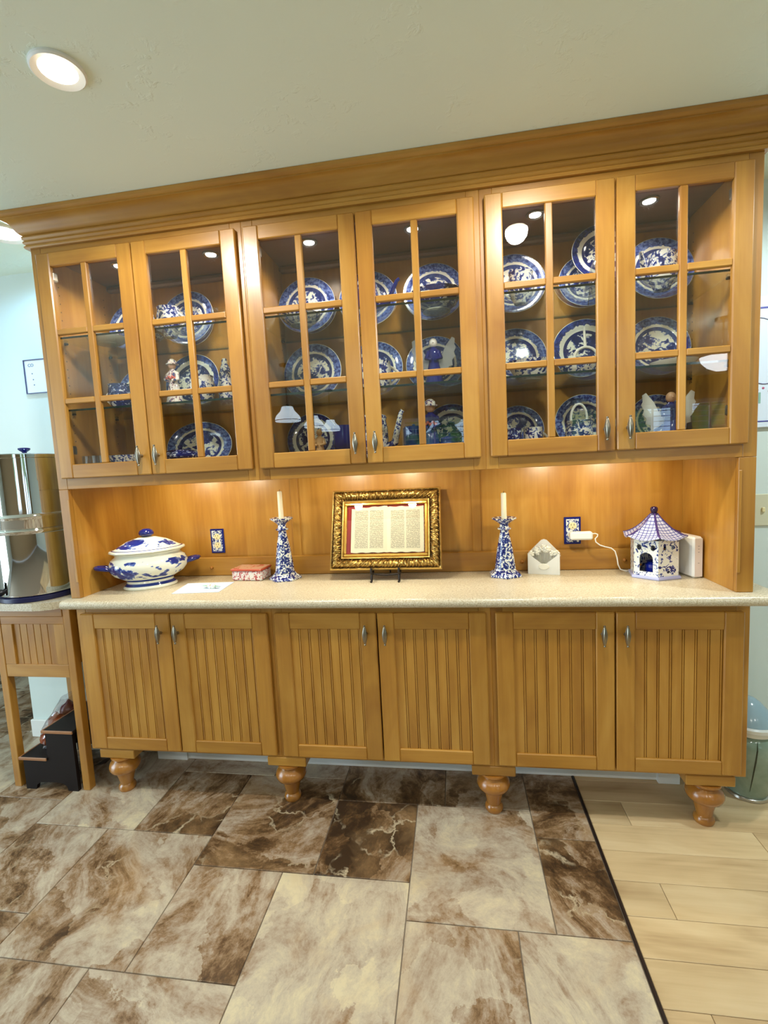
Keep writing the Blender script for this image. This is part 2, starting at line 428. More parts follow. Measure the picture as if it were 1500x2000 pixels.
for (n, x0, x1, z0, z1) in wins:
    b.box(xs, x0, RY0-.1, RY0, 0, ZC); b.box(x0, x1, RY0-.1, RY0, 0, z0); b.box(x0, x1, RY0-.1, RY0, z1, ZC); xs = x1
b.box(xs, RX1, RY0-.1, RY0, 0, ZC); struct(b.build('wall_front', plain('tan_wall_paint', lin(150, 128, 96), .8)))
for a in wins: window(*a)
m = MB()
for y in (-3.6, -2.43, -1.25): m.box(RX0-.03, RX0+.02, y, y+.05, .15, 2.35)
for z in (.15, 1.2, 2.30): m.box(RX0-.03, RX0+.02, -3.6, -1.2, z, z+.05)
struct(m.build('window_5', WHITE))

# baseboards under the cabinets and beside them
b = MB(); b.box(.16, 2.56, -.125, .02, 0, .035, .003); b.box(.14, .30, -.135, -.12, 0, .05); b.box(2.50, 2.585, -.145, -.12, 0, .05)
struct(b.build('baseboard_back', WHITE), 'white baseboard in the shade under the cabinets')
b = MB(); b.box(2.72, 4.6, .004, .02, 0, .10, .003); struct(b.build('baseboard_right', WHITE))
b = MB(); b.box(-.73, -.5, .004, .02, 0, .10, .003); struct(b.build('baseboard_left', WHITE))

# ------------------------------------------------------------------ recessed ceiling lights, some added as fill
def can(x, y, label, em=EM_WARM, col=(1, .975, .93), power=CAN_W, rad=.062):
    t = thing('recessed_light', label, 'ceiling light', (x, y, ZC), group='recessed ceiling lights')
    m = MB(); ro = rad*1.45
    m.lathe([(rad, -.001), (rad, -.004), (ro*.93, -.010), (ro, -.006), (ro, 0), (rad*1.02, 0)], 40, (x, y, ZC)); m.build('trim_ring', WHITE, t, 40)
    m = MB(); m.lathe([(0, -.0045), (rad*.98, -.0035), (rad*.98, -.001), (0, -.001)], 32, (x, y, ZC)); m.build('lens', em, t, 40)
    light('can_light', 'SPOT', (x, y, ZC-.02), power, col, t, spot_size=R(174), spot_blend=.35, shadow_soft_size=.05)
    return t
can(.70, -1.0, 'lit recessed ceiling light in front of the glass cabinets', rad=.045)
can(2.0, -1.0, 'lit recessed ceiling light above the wood floor edge', rad=.045)
can(-.175, -.34, 'cool white recessed ceiling light beyond the end of the crown moulding', EM_COOL, (.34, .66, 1.0), 20)
can(-.41, -3.4, 'added ceiling fill light behind the camera nearest the pendant lamps', power=30)  # four added fill cans, placed so their mirror images land on wood
can(.75, -3.4, 'added ceiling fill light behind the camera, second from the pendant lamps', power=30)
can(2.0, -3.4, 'added ceiling fill light behind the camera, third from the pendant lamps', power=30)
can(3.2, -3.4, 'added ceiling fill light behind the camera nearest the bowl lamp', power=30)
can(3.35, -.8, 'added ceiling fill light over the wood floor past the cabinets', EM_COOL, (.78, .93, 1.0), 80)  # added to brighten the wall right of the cabinets
can(-1.6, -1.2, 'added cool ceiling fill light by the tall side window', EM_COOL, (.78, .92, 1.0), 24)  # one more added can, for diffuse room light

# ------------------------------------------------------------------ cabinets
XB = [.005, .911, 1.795, 2.700]
UD = [(.0396, .4572), (.4617, .8917), (.9228, 1.3493), (1.3544, 1.7762), (1.8122, 2.240), (2.2451, 2.6635)]
LD = [(.0384, .4614), (.4661, .8969), (.9272, 1.3502), (1.3553, 1.7777), (1.812, 2.240), (2.2454, 2.6743)]
def spindle_handle(parent, x, yf, z, L=.082):
    m = MB(); y = yf-.024
    m.lathe([(0, -L/2), (.0035, -L/2+.001), (.0042, -L*.44), (.003, -L*.42), (.005, -L*.36), (.0088, -L*.16), (.0102, 0), (.0088, L*.16), (.005, L*.36), (.003, L*.42), (.0042, L*.44), (.0035, L/2-.001), (0, L/2)], 40, (x, y, z), flute=.07, nf=10)
    m.lathe([(.007, 0), (.0045, -.006), (.004, -.016), (.0055, -.020)], 14, (x, yf, z), ax='y')
    return m.build('handle', NICKEL, parent, 50)
ZU0, ZU1, YU = 1.4344, 2.3379, -.428
SW, TR, BR = .060, .052, .058                   # door stiles and rails
GU0, GU1 = ZU0+BR, ZU1-TR
def glass_door(cab, x0, x1, hinge_left):
    yb, yf = YU+.020, YU
    d = MB(); d.box(x0, x0+SW, yb, yf, ZU0, ZU1, .004); door = d.build('door', WOOD_V, cab)
    d = MB(); d.box(x1-SW, x1, yb, yf, ZU0, ZU1, .004); d.build('stile', WOOD_V, door)
    for z0, z1 in ((ZU0, GU0), (GU1, ZU1)):
        d = MB(); d.box(x0+SW, x1-SW, yb, yf+.0005, z0, z1, .003); d.build('rail', WOOD_H, door)
    gx0, gx1 = x0+SW, x1-SW; xm = (gx0+gx1)/2; mw = .0125
    d = MB(); d.box(xm-mw, xm+mw, yb, yf+.002, GU0, GU1, .003); d.build('muntin', WOOD_V, door)
    zs = [GU0, 1.752, 2.029, GU1]
    for zz in zs[1:3]:
        for a, c in ((gx0, xm-mw), (xm+mw, gx1)):
            d = MB(); d.box(a, c, yb, yf+.002, zz-.0115, zz+.0115, .003); d.build('muntin', WOOD_H, door)
    for r_ in range(3):
        for a, c in ((gx0, xm-mw), (xm+mw, gx1)):
            d = MB(); d.box(a-.002, c+.002, yb-.004, yb-.007, zs[r_]+(.0095 if r_ else -.002), zs[r_+1]-(.0095 if r_ < 2 else -.002)); d.build('pane', GLASS, door)
    xh = x1-.035 if hinge_left else x0+.035
    spindle_handle(door, xh, yf, 1.511)
    xg = x0+SW-.006 if hinge_left else x1-SW+.006
    for zz in (GU1-.03, GU0+.06):
        h = MB(); s = 1 if hinge_left else -1
        h.box(xg, xg-s*.022, yb+.001, yb+.028, zz-.018, zz+.018, .004); h.build('hinge', NICKEL, door)
    return door
NAMES_U = ['the tureen', 'the framed open book', 'the pagoda']
uppers = []
for u in range(3):
    x0, x1 = XB[u], XB[u+1]
    cab = thing('wall_cabinet', 'golden wood wall cabinet with paned glass doors above '+NAMES_U[u], 'cabinet', ((x0+x1)/2, 0, 1.389), group='glass door wall cabinets')
    yb = YU+.0202
    xi0, xi1 = (x0+.045 if u == 0 else x0+.010), (x1-.055 if u == 2 else x1-.010)
    m = MB(); m.box(xi0, xi1, -.012, 0, 1.43, 2.36); m.build('back_panel', WOOD_V, cab)
    for s, (a, c) in enumerate(((x0, xi0), (xi1, x1))):
        m = MB(); m.box(a, c, yb+.0205, 0, 1.389, 2.36); pn = m.build('side_panel', WOOD_V, cab)
        # rows of shelf-pin holes
        for yy in (-.335, -.07):
            h = MB()
            for q in range(22):
                zz = 1.56+q*.034
                h.lathe([(0, -.0006), (.0028, -.0006), (.0028, .0002), (0, .0002)], 8, (c if s == 0 else a, yy, zz), ax='x')
            h.build('pin_holes', HOLE, pn)['kind'] = 'stuff'
    m = MB(); m.box(xi0, xi1, yb+.0205, -.0125, 1.418, 1.438); m.build('cabinet_floor', WOOD_H, cab)
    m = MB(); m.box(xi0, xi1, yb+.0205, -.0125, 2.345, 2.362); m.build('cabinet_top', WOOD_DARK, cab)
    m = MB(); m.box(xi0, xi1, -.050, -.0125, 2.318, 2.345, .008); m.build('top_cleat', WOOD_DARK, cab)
    for a, c in ((x0, x0+.045), (x1-.045, x1)):
        m = MB(); m.box(a, c, yb+.020, yb, 1.389, 2.40, .0015); m.build('face_stile', WOOD_V, cab)
    m = MB(); m.box(x0+.045, x1-.045, yb+.020, yb, 1.389, 1.455, .0015); m.build('face_rail', WOOD_H, cab)
    m = MB(); m.box(x0+.045, x1-.045, yb+.020, yb, 2.31, 2.40, .0015); m.build('face_rail', WOOD_H, cab)
    for zz in (2.020, 1.724):
        m = MB(); ya, yc = -.386, -.014
        m.box(xi0+.002, xi1-.002, ya, yc, zz-.008, zz)
        sh = m.build('shelf', [SHELFGLASS, SHELFEDGE], cab); sh['label'] = 'clear glass shelf'
        for p in sh.data.polygons:
            if abs(p.normal.y) > .9: p.material_index = 1
        for xx in (xi0, xi1):
            for yy in (-.335, -.07):
                q = MB(); s = 1 if xx == xi0 else -1
                q.box(xx, xx+s*.014, yy-.006, yy+.006, zz-.018, zz-.0085, .002); q.build('shelf_clip', BRASSY, sh)
    glass_door(cab, *UD[2*u], True); glass_door(cab, *UD[2*u+1], False)
    pk = {0: [(.27, -.235), (.696, -.235)], 1: [(1.124, -.232), (1.548, -.235)], 2: [(2.016, -.228), (2.423, -.224)]}[u]
    for (px, py) in pk:
        m = MB(); m.lathe([(.022, -.001), (.022, -.004), (.030, -.007), (.034, -.004), (.034, 0), (.02, 0)], 28, (px, py, 2.345)); pl = m.build('puck_light', NICKEL, cab, 40)
        m = MB(); m.lathe([(0, -.006), (.0215, -.0045), (.0215, -.001), (0, -.001)], 20, (px, py, 2.345)); m.build('lens', EM_PUCK, pl, 40)
        light('cabinet_puck_light', 'SPOT', (px, py, 2.334), PUCK_W, (1, .92, .80), pl, spot_size=R(150), spot_blend=.7, shadow_soft_size=.02)
    for px in ((.316, .600), (1.166, 1.450), (2.105, 2.390))[u]:
        m = MB(); m.lathe([(.022, -.001), (.022, -.004), (.030, -.007), (.034, -.004), (.034, 0), (.02, 0)], 28, (px, -.30, 1.418)); pl = m.build('puck_light', NICKEL, cab, 40)
        m = MB(); m.lathe([(0, -.006), (.0215, -.0045), (.0215, -.001), (0, -.001)], 20, (px, -.30, 1.418)); m.build('lens', EM_PUCK, pl, 40)
        light('under_cabinet_light', 'SPOT', (px, -.30, 1.405), UNDER_W, (1, .91, .67), pl, rot=(R(38), 0, 0), spot_size=R(160), spot_blend=.7, shadow_soft_size=.02)
    uppers.append(cab)

# crown moulding: one profile swept round three sides
prof = [(0, 2.366), (.012, 2.366), (.0145, 2.371), (.0135, 2.377), (.0095, 2.380), (.0145, 2.384), (.0165, 2.389), (.0145, 2.394), (.0115, 2.396), (.0165, 2.400), (.019, 2.406), (.018, 2.411), (.014, 2.414),
        (.022, 2.417), (.029, 2.424), (.033, 2.433), (.038, 2.443), (.046, 2.452), (.057, 2.458), (.064, 2.460), (.064, 2.465), (.071, 2.467), (.0765, 2.472), (.078, 2.478), (.078, ZC-.001), (0, ZC-.001)]
crown = thing('crown_moulding', 'stepped golden wood crown moulding along the top of the wall cabinets', 'moulding', (1.35, -.4, 2.366))
def sweep(name, path, mat):
    m = MB(); n = len(prof); k = len(path(0))
    v = []
    for p, z in prof: v += [(x, y, z) for x, y in path(p)]
    f = []
    for i in range(n):
        i2 = (i+1) % n
        for j in range(k-1): f.append((i*k+j, i*k+j+1, i2*k+j+1, i2*k+j))
    f.append([i*k for i in range(n)]); f.append([i*k+k-1 for i in range(n)])
    m.add(v, f); return m.build(name, mat, crown, 32)
sweep('front_moulding', lambda p: [(XB[0]-p, -.4085-p), (XB[3]+p, -.4085-p)], WOOD_H)
sweep('end_moulding', lambda p: [(XB[0]-p, .018), (XB[0]-p, -.4085-p)], WOOD_Y)
sweep('end_moulding', lambda p: [(XB[3]+p, -.4085-p), (XB[3]+p, .018)], WOOD_Y)
m = MB(); m.box(XB[0], XB[3], -.4083, .018, 2.401, ZC-.001); m.build('frieze_board', WOOD_H, crown)

# niche between counter and wall cabinets
niche = thing('niche_panelling', 'golden wood panelling lining the niche behind the counter displays', 'panelling', (1.35, 0, .9145))
for a, c in ((.0505, .888), (.928, 1.750), (1.790, 2.6445)):
    m = MB(); m.box(a, c, -.002, .018, .9145, 1.3885); m.build('back_panel', WOOD_V, niche)
for a, c in ((.888, .928), (1.750, 1.790)):
    m = MB(); m.box(a, c, -.009, .018, .9145, 1.3885, .002); m.build('batten', WOOD_V, niche)
m = MB(); m.box(.0505, 2.6445, -.022, -.0095, .9145, 1.008, .004); m.build('backsplash', WOOD_H, niche)
for xx in (.20, .46, 1.16, 1.53, 1.966, 2.403):
    m = MB(); m.lathe([(0, -.0115), (.004, -.011), (.0075, -.008), (.008, -.003), (.006, 0)], 16, (xx, -.022, .957), ax='y'); m.build('screw_cap', WOOD_LEG, niche, 50)
for a, c, lb in ((.005, .050, 'beside the tureen'), (2.645, 2.700, 'beside the router')):
    e = thing('end_panel', 'golden wood end panel of the counter niche '+lb, 'panel', ((a+c)/2, -.2, .9145))
    m = MB(); m.box(a, c, -.3885, .018, .9145, 1.3885); m.build('side_board', WOOD_V, e)
    m = MB(); m.box(a, c, -.4075, -.389, .9145, 1.3885, .0015); m.build('end_stile', WOOD_V, e)
    xx = c-.004 if a < 1 else a+.004
    m = MB(); m.box(xx-.006, xx+.006, -.4115, -.4078, .985, 1.345, .0018); m.build('bead_strip', WOOD_V, e)

# worktop
def worktop(name, label, x0, x1, y0, y1, z0, z1, cat='worktop'):
    m = MB(); r = (z1-z0)/2; pts = []
    for i in range(9):
        a = math.pi/2+math.pi*i/8; pts.append((y0+r+r*math.cos(a)*1.0, (z0+z1)/2+r*math.sin(a)))
    poly = [(y1, z1)]+pts+[(y1, z0)]
    m.prism(poly, 'x', x0, x1); o = m.build(name, COUNTER, None, 40); return tag(o, label, cat)
worktop('worktop', 'long speckled cream worktop with rounded front edge', -.008, 2.775, -.462, .018, .876, .914)

# base cabinets
ZL0, ZL1, YL = .2275, .845, -.414
def bead_door(cab, x0, x1, hinge_left):
    yb, yf = YL+.020, YL; sw, rt, rb = .066, .066, .054
    d = MB(); d.box(x0, x0+sw, yb, yf, ZL0, ZL1, .004); door = d.build('door', WOOD_V, cab)
    d = MB(); d.box(x1-sw, x1, yb, yf, ZL0, ZL1, .004); d.build('stile', WOOD_V, door)
    for z0, z1 in ((ZL0, ZL0+rb), (ZL1-rt, ZL1)):
        d = MB(); d.box(x0+sw, x1-sw, yb, yf+.0005, z0, z1, .003); d.build('rail', WOOD_H, door)
    n = 7; a, c = x0+sw, x1-sw; w_ = (c-a)/n
    yp = yf+.008
    # one beaded board: flat face, groove, round bead, groove
    pf = [(0, yb-.001), (0, yp), (w_-.0105, yp), (w_-.0096, yp+.005), (w_-.0078, yp+.005), (w_-.0070, yp+.0008), (w_-.0048, yp), (w_-.0026, yp+.0008), (w_-.0018, yp+.005), (w_, yp+.005), (w_, yb-.001)]
    first = None
    for i in range(n):
        if first is None:
            q = MB(); q.prism([(a+px, py) for px, py in pf], 'z', ZL0+rb-.002, ZL1-rt+.002); first = q.build('bead_board', WOOD_BEAD, door)
        else:
            o = first.copy(); COL.objects.link(o); o.location.x += w_*i
    spindle_handle(door, x1-.043 if hinge_left else x0+.031, yf, .763)
    return door
def turned_leg(cab, x, y, block=True):
    m = MB()
    m.lathe([(0, 0), (.033, 0), (.036, .006), (.037, .016), (.033, .026), (.028, .031), (.029, .037), (.034, .060), (.040, .082), (.042, .088), (.048, .091), (.060, .100), (.066, .113), (.066, .124), (.060, .138), (.050, .148), (.046, .152), (.050, .158), (.056, .164), (.056, .172), (0, .172)], 40, (x, y, 0))
    lg = m.build('leg', WOOD_LEG, cab, 40)
    m = MB(); m.box(x-.085, x+.085, y-.045, y+.075, .1722, .2115, .003); m.build('leg_block', WOOD_H, cab)
    return lg
NAMES_L = ['below the tureen', 'below the framed open book', 'standing across the tile and wood floors']
for u in range(3):
    x0, x1 = XB[u]+(0.004 if u == 0 else 0), XB[u+1]
    cab = thing('base_cabinet', 'golden wood base cabinet with two beadboard doors '+NAMES_L[u], 'cabinet', ((x0+x1)/2, 0, 0), group='beadboard base cabinets')
    yb = YL+.0202
    for a, c in ((x0, x0+.018), (x1-.018, x1)):
        m = MB(); m.box(a, c, yb+.0205, .015, .2125, .8755); m.build('side_panel', WOOD_V, cab)
    m = MB(); m.box(x0+.018, x1-.018, yb+.0205, .015, .2125, .232); m.build('cabinet_floor', WOOD_H, cab)
    m = MB(); m.box(x0+.018, x1-.018, .003, .015, .232, .8755); m.build('back_panel', WOOD_V, cab)
    for a, c in ((x0, x0+.045), (x1-.045, x1)):
        m = MB(); m.box(a, c, yb+.020, yb, .2125, .8755, .0015); m.build('face_stile', WOOD_V, cab)
    for z0, z1 in ((.2125, .262), (.815, .8755)):
        m = MB(); m.box(x0+.045, x1-.045, yb+.020, yb, z0, z1, .0015); m.build('face_rail', WOOD_H, cab)
    bead_door(cab, *LD[2*u], True); bead_door(cab, *LD[2*u+1], False)
    turned_leg(cab, {0: .132, 1: .930, 2: 1.790}[u], -.352)
    if u == 2: turned_leg(cab, 2.580, -.352)

# ------------------------------------------------------------------ plates in the cabinets
SH = (2.0205, 1.7245, 1.4385)                   # tops of the two glass shelves and the cabinet floor
def plate_mesh(mat, name):
    m = MB(); m.lathe([(0, -.10), (.52, -.10), (.54, -.11), (.58, -.11), (.62, -.05), (.985, .025), (1, .045), (.985, .052), (.64, -.01), (.58, -.055), (.52, -.072), (0, -.072)], 48)
    return m.mesh(name, [mat], smooth=35)
PM = {'w': plate_mesh(WIL, 'plate'), 'f': plate_mesh(FLOW, 'plate')}
def plate(x, shelf, r, label, kind='w', sx=1.0, y=-.105, tilt=13, z=None, me=None, turn=0, name='plate'):
    o = bpy.data.objects.new(name, me or PM[kind]); COL.objects.link(o)
    a = R(90-tilt); o.rotation_euler = (a, 0, R(turn)); o.scale = (r*sx, r, r)
    z0 = SH[shelf] if z is None else z
    o.location = (x, y+r*math.cos(a)*1.0, z0+r*math.sin(a)+r*.05*math.cos(a)+.001)
    return tag(o, label, 'plate', 'blue and white plates in the glass cabinets')
T, Mi, Bo = 0, 1, 2
P_ = plate
P_(.195, T, .118, 'smaller blue willow plate on the top shelf nearest the niche end over the tureen')
P_(.476, T, .130, 'blue willow dinner plate behind the small creamer on a top shelf')
P_(.201, Mi, .112, 'small blue plate behind the white handled cup on a middle shelf')
P_(.474, Mi, .135, 'deep blue rimmed plate behind the bonneted figurine', 'f')
P_(.482, Bo, .119, 'wide oval blue willow platter behind the dark covered dish', 'w', 1.40, name='platter')
P_(.232, Bo, .075, 'little blue plate half hidden behind a cabinet handle beside the oval platter')
P_(1.052, T, .131, 'blue willow dinner plate alone at the dark corner of the middle cabinet, top shelf')
P_(1.330, T, .129, 'blue willow plate behind the teapot with dark blue spout on the top shelf')
P_(1.616, T, .131, 'blue willow dinner plate behind the pale bowl in the middle cabinet, top shelf')
P_(1.060, Mi, .134, 'blue willow dinner plate above the tan figurine on a middle shelf')
P_(1.345, Mi, .126, 'blue willow plate behind the white handled teacup on a middle shelf')
P_(1.611, Mi, .126, 'blue willow plate behind the angel with pale wings and navy robe')
P_(1.041, Bo, .121, 'dark blue plate behind the tan figurine at the cabinet floor', 'f')
P_(1.672, Bo, .121, 'dark blue plate behind the flower bonnet figurine at the cabinet floor', 'f')
P_(1.950, T, .131, 'blue willow dinner plate behind the blue lidded creamer on the top shelf')
P_(2.240, T, .112, 'blue willow plate below and behind the raised deep blue plate')
P_(2.515, T, .131, 'blue willow dinner plate behind the white handled jug in the top shelf corner')
P_(1.952, Mi, .127, 'blue willow plate behind the shallow bowl on a middle shelf')
P_(2.511, Mi, .125, 'blue willow plate behind the thin glass bottle on a middle shelf')
P_(1.955, Bo, .107, 'small blue willow plate behind the pair of printed mugs')
P_(2.228, Bo, .122, 'blue willow plate behind the high handled pitcher')
P_(2.512, Bo, .111, 'blue willow plate behind the lace winged angel')
# raised deep blue plate on its wire stand
P_(2.285, T, .118, 'deep blue plate raised on a wire stand behind the glass decanter', 'f', y=-.165, z=SH[0]+.076)
t = thing('plate_stand', 'wire stand holding up the deep blue plate on a top shelf', 'stand', (2.285, -.16, SH[0]))
m = MB()
for s in (-.05, .05):
    m.tube([(2.285+s, -.185, SH[0]+.092), (2.285+s, -.192, SH[0]+.074), (2.285+s, -.150, SH[0]+.072), (2.285+s, -.19, SH[0]+.004)], .002, 6)
    m.tube([(2.285+s, -.150, SH[0]+.072), (2.285+s, -.115, SH[0]+.004)], .002, 6)
m.tube([(2.235, -.150, SH[0]+.072), (2.335, -.150, SH[0]+.072)], .002, 6); m.build('wire_frame', IRON, t, 40)
# divided plate: three wells with a raised Y
m = MB(); m.lathe([(0, -.10), (.60, -.10), (.66, -.05), (.985, .025), (1, .045), (.985, .052), (.80, .03), (.74, -.02), (.66, -.055), (0, -.060)], 48)
dp = m.mesh('divided_plate', [FLOW], smooth=35)
o = P_(2.236, Mi, .134, 'three part divided plate with white raised ridges on a middle shelf', me=dp, name='divided_plate')
m = MB()
arc = lambda a0, a1, cx, cy, r: [(cx+r*math.cos(R(a0+(a1-a0)*i/10)), cy+r*math.sin(R(a0+(a1-a0)*i/10)), -.045) for i in range(11)]
m.tube([(0, .76, -.02), (0, .45, -.04), (0, .12, -.045)], [.035, .04, .05], 8)
m.tube(arc(0, 180, 0, -.22, .34), .045, 8); m.tube([(.34, -.2, -.045), (.55, -.25, -.045), (.76, -.22, -.02)], .04, 8); m.tube([(-.34, -.2, -.045), (-.55, -.25, -.045), (-.76, -.22, -.02)], .04, 8)
rd = m.build('ridge', PORC, None, 60); rd.parent = o; rd.location = Vector(OFF[rd])

# ------------------------------------------------------------------ crockery, glass and figurines
def bowl(x, y, shelf, r, h, label, mat=CHINA, foot=GREYPORC, cat='bowl', name='bowl'):
    z = SH[shelf]; t = thing(name, label, cat, (x, y, z))
    m = MB(); m.lathe([(r*.50, .006), (r*.72, h*.30), (r*.93, h*.75), (r, h), (r*.97, h), (r*.88, h*.75), (r*.66, h*.36), (0, h*.22)], 36, (x, y, z)); m.build('body', mat, t, 50)
    m = MB(); m.lathe([(r*.50, .0005), (r*.53, .002), (r*.51, .0058), (0, .0058)], 32, (x, y, z)); m.build('foot_ring', foot, t, 40); return t
bowl(.165, -.22, T, .085, .030, 'pale saucer on the top shelf at the tureen end', PORC)
bowl(.335, -.20, T, .080, .028, 'pale saucer between two top shelf plates, left of the small creamer', CHINA)
bowl(1.063, -.215, T, .085, .045, 'shallow pale bowl in front of the lone plate at the dark cabinet corner', CHINA)
bowl(1.630, -.225, T, .105, .075, 'wide pale bowl in front of a top shelf plate in the middle cabinet', CHINA_D)
bowl(1.985, -.225, Mi, .085, .075, 'shallow blue bowl below the lidded creamer', CHINA)
bowl(2.165, -.24, Mi, .070, .036, 'small white saucer bowl in front of the divided plate', CHINA)
bowl(2.500, -.25, Mi, .080, .030, 'white saucer beside the thin glass bottle', PORC)
def handle_pts(x, y, z, r, h, s, out):
    return [(x+s*(r+out*math.sin(math.pi*i/10)*1.0-.004), y, z+h*(.22+.62*i/10)) for i in range(11)]
def cup(x, y, shelf, r, h, label, side, mat=CHINA, cat='cup', name='cup', straight=False, spout=None, lid=None, out=.028, hr=.0045, trim=PORC, z=None, hmat=None, prof_=None):
    z = SH[shelf] if z is None else z; t = thing(name, label, cat, (x, y, z))
    pf = prof_ or ([(0, .0005), (r*.92, .0005), (r, .006), (r, h), (r*.93, h), (r*.92, .012), (0, .010)] if straight else
          [(0, .0005), (r*.52, .0005), (r*.55, .008), (r*.82, h*.22), (r, h*.50), (r*.96, h*.75), (r*.86, h*.92), (r*.93, h), (r*.87, h), (r*.80, h*.9), (r*.88, h*.5), (0, h*.15)])
    m = MB(); m.lathe(pf, 32, (x, y, z)); m.build('body', mat, t, 50)
    if side:
        m = MB(); m.tube(handle_pts(x, y, z, r*.90, h, side, out), hr, 8); m.build('handle', hmat or trim, t, 60)
    if spout:
        sd, sl, sr = spout; m = MB()
        m.tube([(x+sd*r*.80, y, z+h*.30), (x+sd*(r+sl*.45), y, z+h*.42), (x+sd*(r+sl*.75), y, z+h*.78), (x+sd*(r+sl), y, z+h*1.06), (x+sd*(r+sl*1.15), y, z+h*1.12)], [sr*1.6, sr*1.35, sr, sr*.8, sr*.75], 10); m.build('spout', mat if hmat is None else hmat, t, 60)
    if lid:
        m = MB(); m.lathe([(r*.88, h), (r*.86, h+.006), (r*.5, h+lid*.5), (r*.12, h+lid*.62), (r*.16, h+lid*.8), (r*.10, h+lid), (0, h+lid)], 28, (x, y, z)); m.build('lid', mat, t, 50)
    return t
cup(.480, -.235, T, .050, .125, 'small blue printed creamer with curled spout on a top shelf', 1, CHINA, 'creamer', 'creamer', spout=(-1, .045, .007), out=.03)
cup(.215, -.24, Mi, .050, .115, 'white handled cup on a middle shelf at the tureen end', -1, CHINA_D)
cup(.600, -.225, Mi, .055, .125, 'blue printed teacup with white rim beside the deep blue plate', 0, CHINA)
cup(1.330, -.225, T, .070, .130, 'round dark blue printed teapot on the top shelf', 0, CHINA_D, 'teapot', 'teapot', spout=(1, .075, .009), lid=.03, hmat=COBALT)
cup(1.385, -.235, Mi, .055, .118, 'white teacup with a large open handle', 1, CHINA, out=.038, hr=.006)
cup(1.207, -.17, Bo, .042, .165, 'cobalt blue mug at the cabinet floor beside the tan figurine', 0, COBALT, 'mug', 'mug', True)
cup(1.352, -.225, Bo, .060, .185, 'tall white blue flowered teapot at the cabinet floor', -1, CHINA, 'teapot', 'teapot', spout=(1, .055, .012), lid=.03)
cup(1.515, -.19, Bo, .046, .135, 'dark navy canister jar with round rim at the cabinet floor', 0, COBALT, 'jar', 'canister', True, lid=.016)
cup(1.958, -.225, T, .050, .115, 'blue lidded creamer on the top shelf', -1, CHINA, 'creamer', 'creamer', lid=.022, out=.03)
cup(2.468, -.225, T, .052, .130, 'blue printed jug with broad white handle on the top shelf corner', 1, CHINA, 'jug', 'jug', out=.045, hr=.007, spout=(-1, .02, .010))
cup(1.912, -.225, Bo, .037, .105, 'plain dark printed mug beside the handled printed mug', 0, CHINA_D, 'mug', 'mug', True)
cup(1.993, -.225, Bo, .037, .105, 'printed mug with white ear handle before the smallest plate', 1, CHINA, 'mug', 'mug', True)
t = cup(2.168, -.225, Bo, .052, .115, 'blue printed pitcher with a tall arched white handle', 0, CHINA, 'pitcher', 'pitcher', lid=.012)
m = MB(); m.tube([(2.168+.030*math.cos(R(a)), -.225, SH[2]+.130+.055*math.sin(R(a))) for a in range(-10, 191, 20)], .005, 8); m.build('handle', PORC, t, 60)
cup(.686, -.17, Mi, .032, .06, 'slender tapering blue and white vase by the middle shelf corner', 0, CHINA, 'vase', 'vase', prof_=[(0, .0005), (.030, .0005), (.033, .01), (.036, .06), (.030, .12), (.020, .165), (.012, .185), (.014, .192), (.008, .205), (0, .207)])
cup(.690, -.2, T, .028, .05, 'small clear glass on the top shelf right of the creamer', 0, CRYSTAL, 'glass', 'small_glass', prof_=[(0, .0005), (.022, .0005), (.006, .006), (.005, .05), (.024, .065), (.030, .11), (.028, .11), (.022, .068), (0, .058)])
# dark covered dish and the little footed dish
t = thing('covered_dish', 'dark blue covered dish in front of the oval platter', 'dish', (.475, -.235, SH[2]))
m = MB(); m.lathe([(0, .0005), (.054, .0005), (.060, .012), (.088, .062), (.092, .066), (.086, .066), (0, .060)], 40, (.475, -.235, SH[2]), 1.15, .8); m.build('body', CHINA_D, t, 50)
m = MB(); m.lathe([(.094, .0665), (.095, .073), (.090, .077), (.055, .095), (.015, .103), (0, .104)], 40, (.475, -.235, SH[2]), 1.15, .8); m.build('lid', CHINA_D, t, 50)
m = MB(); m.ball((.475, -.235, SH[2]+.111), .010); m.build('knob', COBALT, t, 60)
t = thing('gravy_boat', 'blue printed gravy boat at the cabinet floor near the tumblers standing in for a reflection', 'gravy boat', (.225, -.275, SH[2]))
m = MB(); m.lathe([(0, .0005), (.032, .0005), (.024, .016), (.030, .034), (.048, .068), (.056, .088), (.052, .088), (.042, .068), (0, .040)], 36, (.225, -.275, SH[2]), 1.35, .8); m.build('body', CHINA, t, 50)
m = MB(); m.tube(handle_pts(.225, -.275, SH[2]+.03, .068, .058, -1, .022), .004, 8); m.build('handle', CHINA, t, 60)
for x, lb in ((.092, 'nearest the cabinet side'), (.128, 'between the other two'), (.164, 'nearest the gravy boat')):
    cup(x, -.335, Bo, .017, .090, 'clear tumbler standing in for a reflection in the bottom corner, '+lb, 0, CRYSTAL, 'tumbler', 'reflection_tumbler', True)  # solid tumblers put in place of a reflection in the door glass
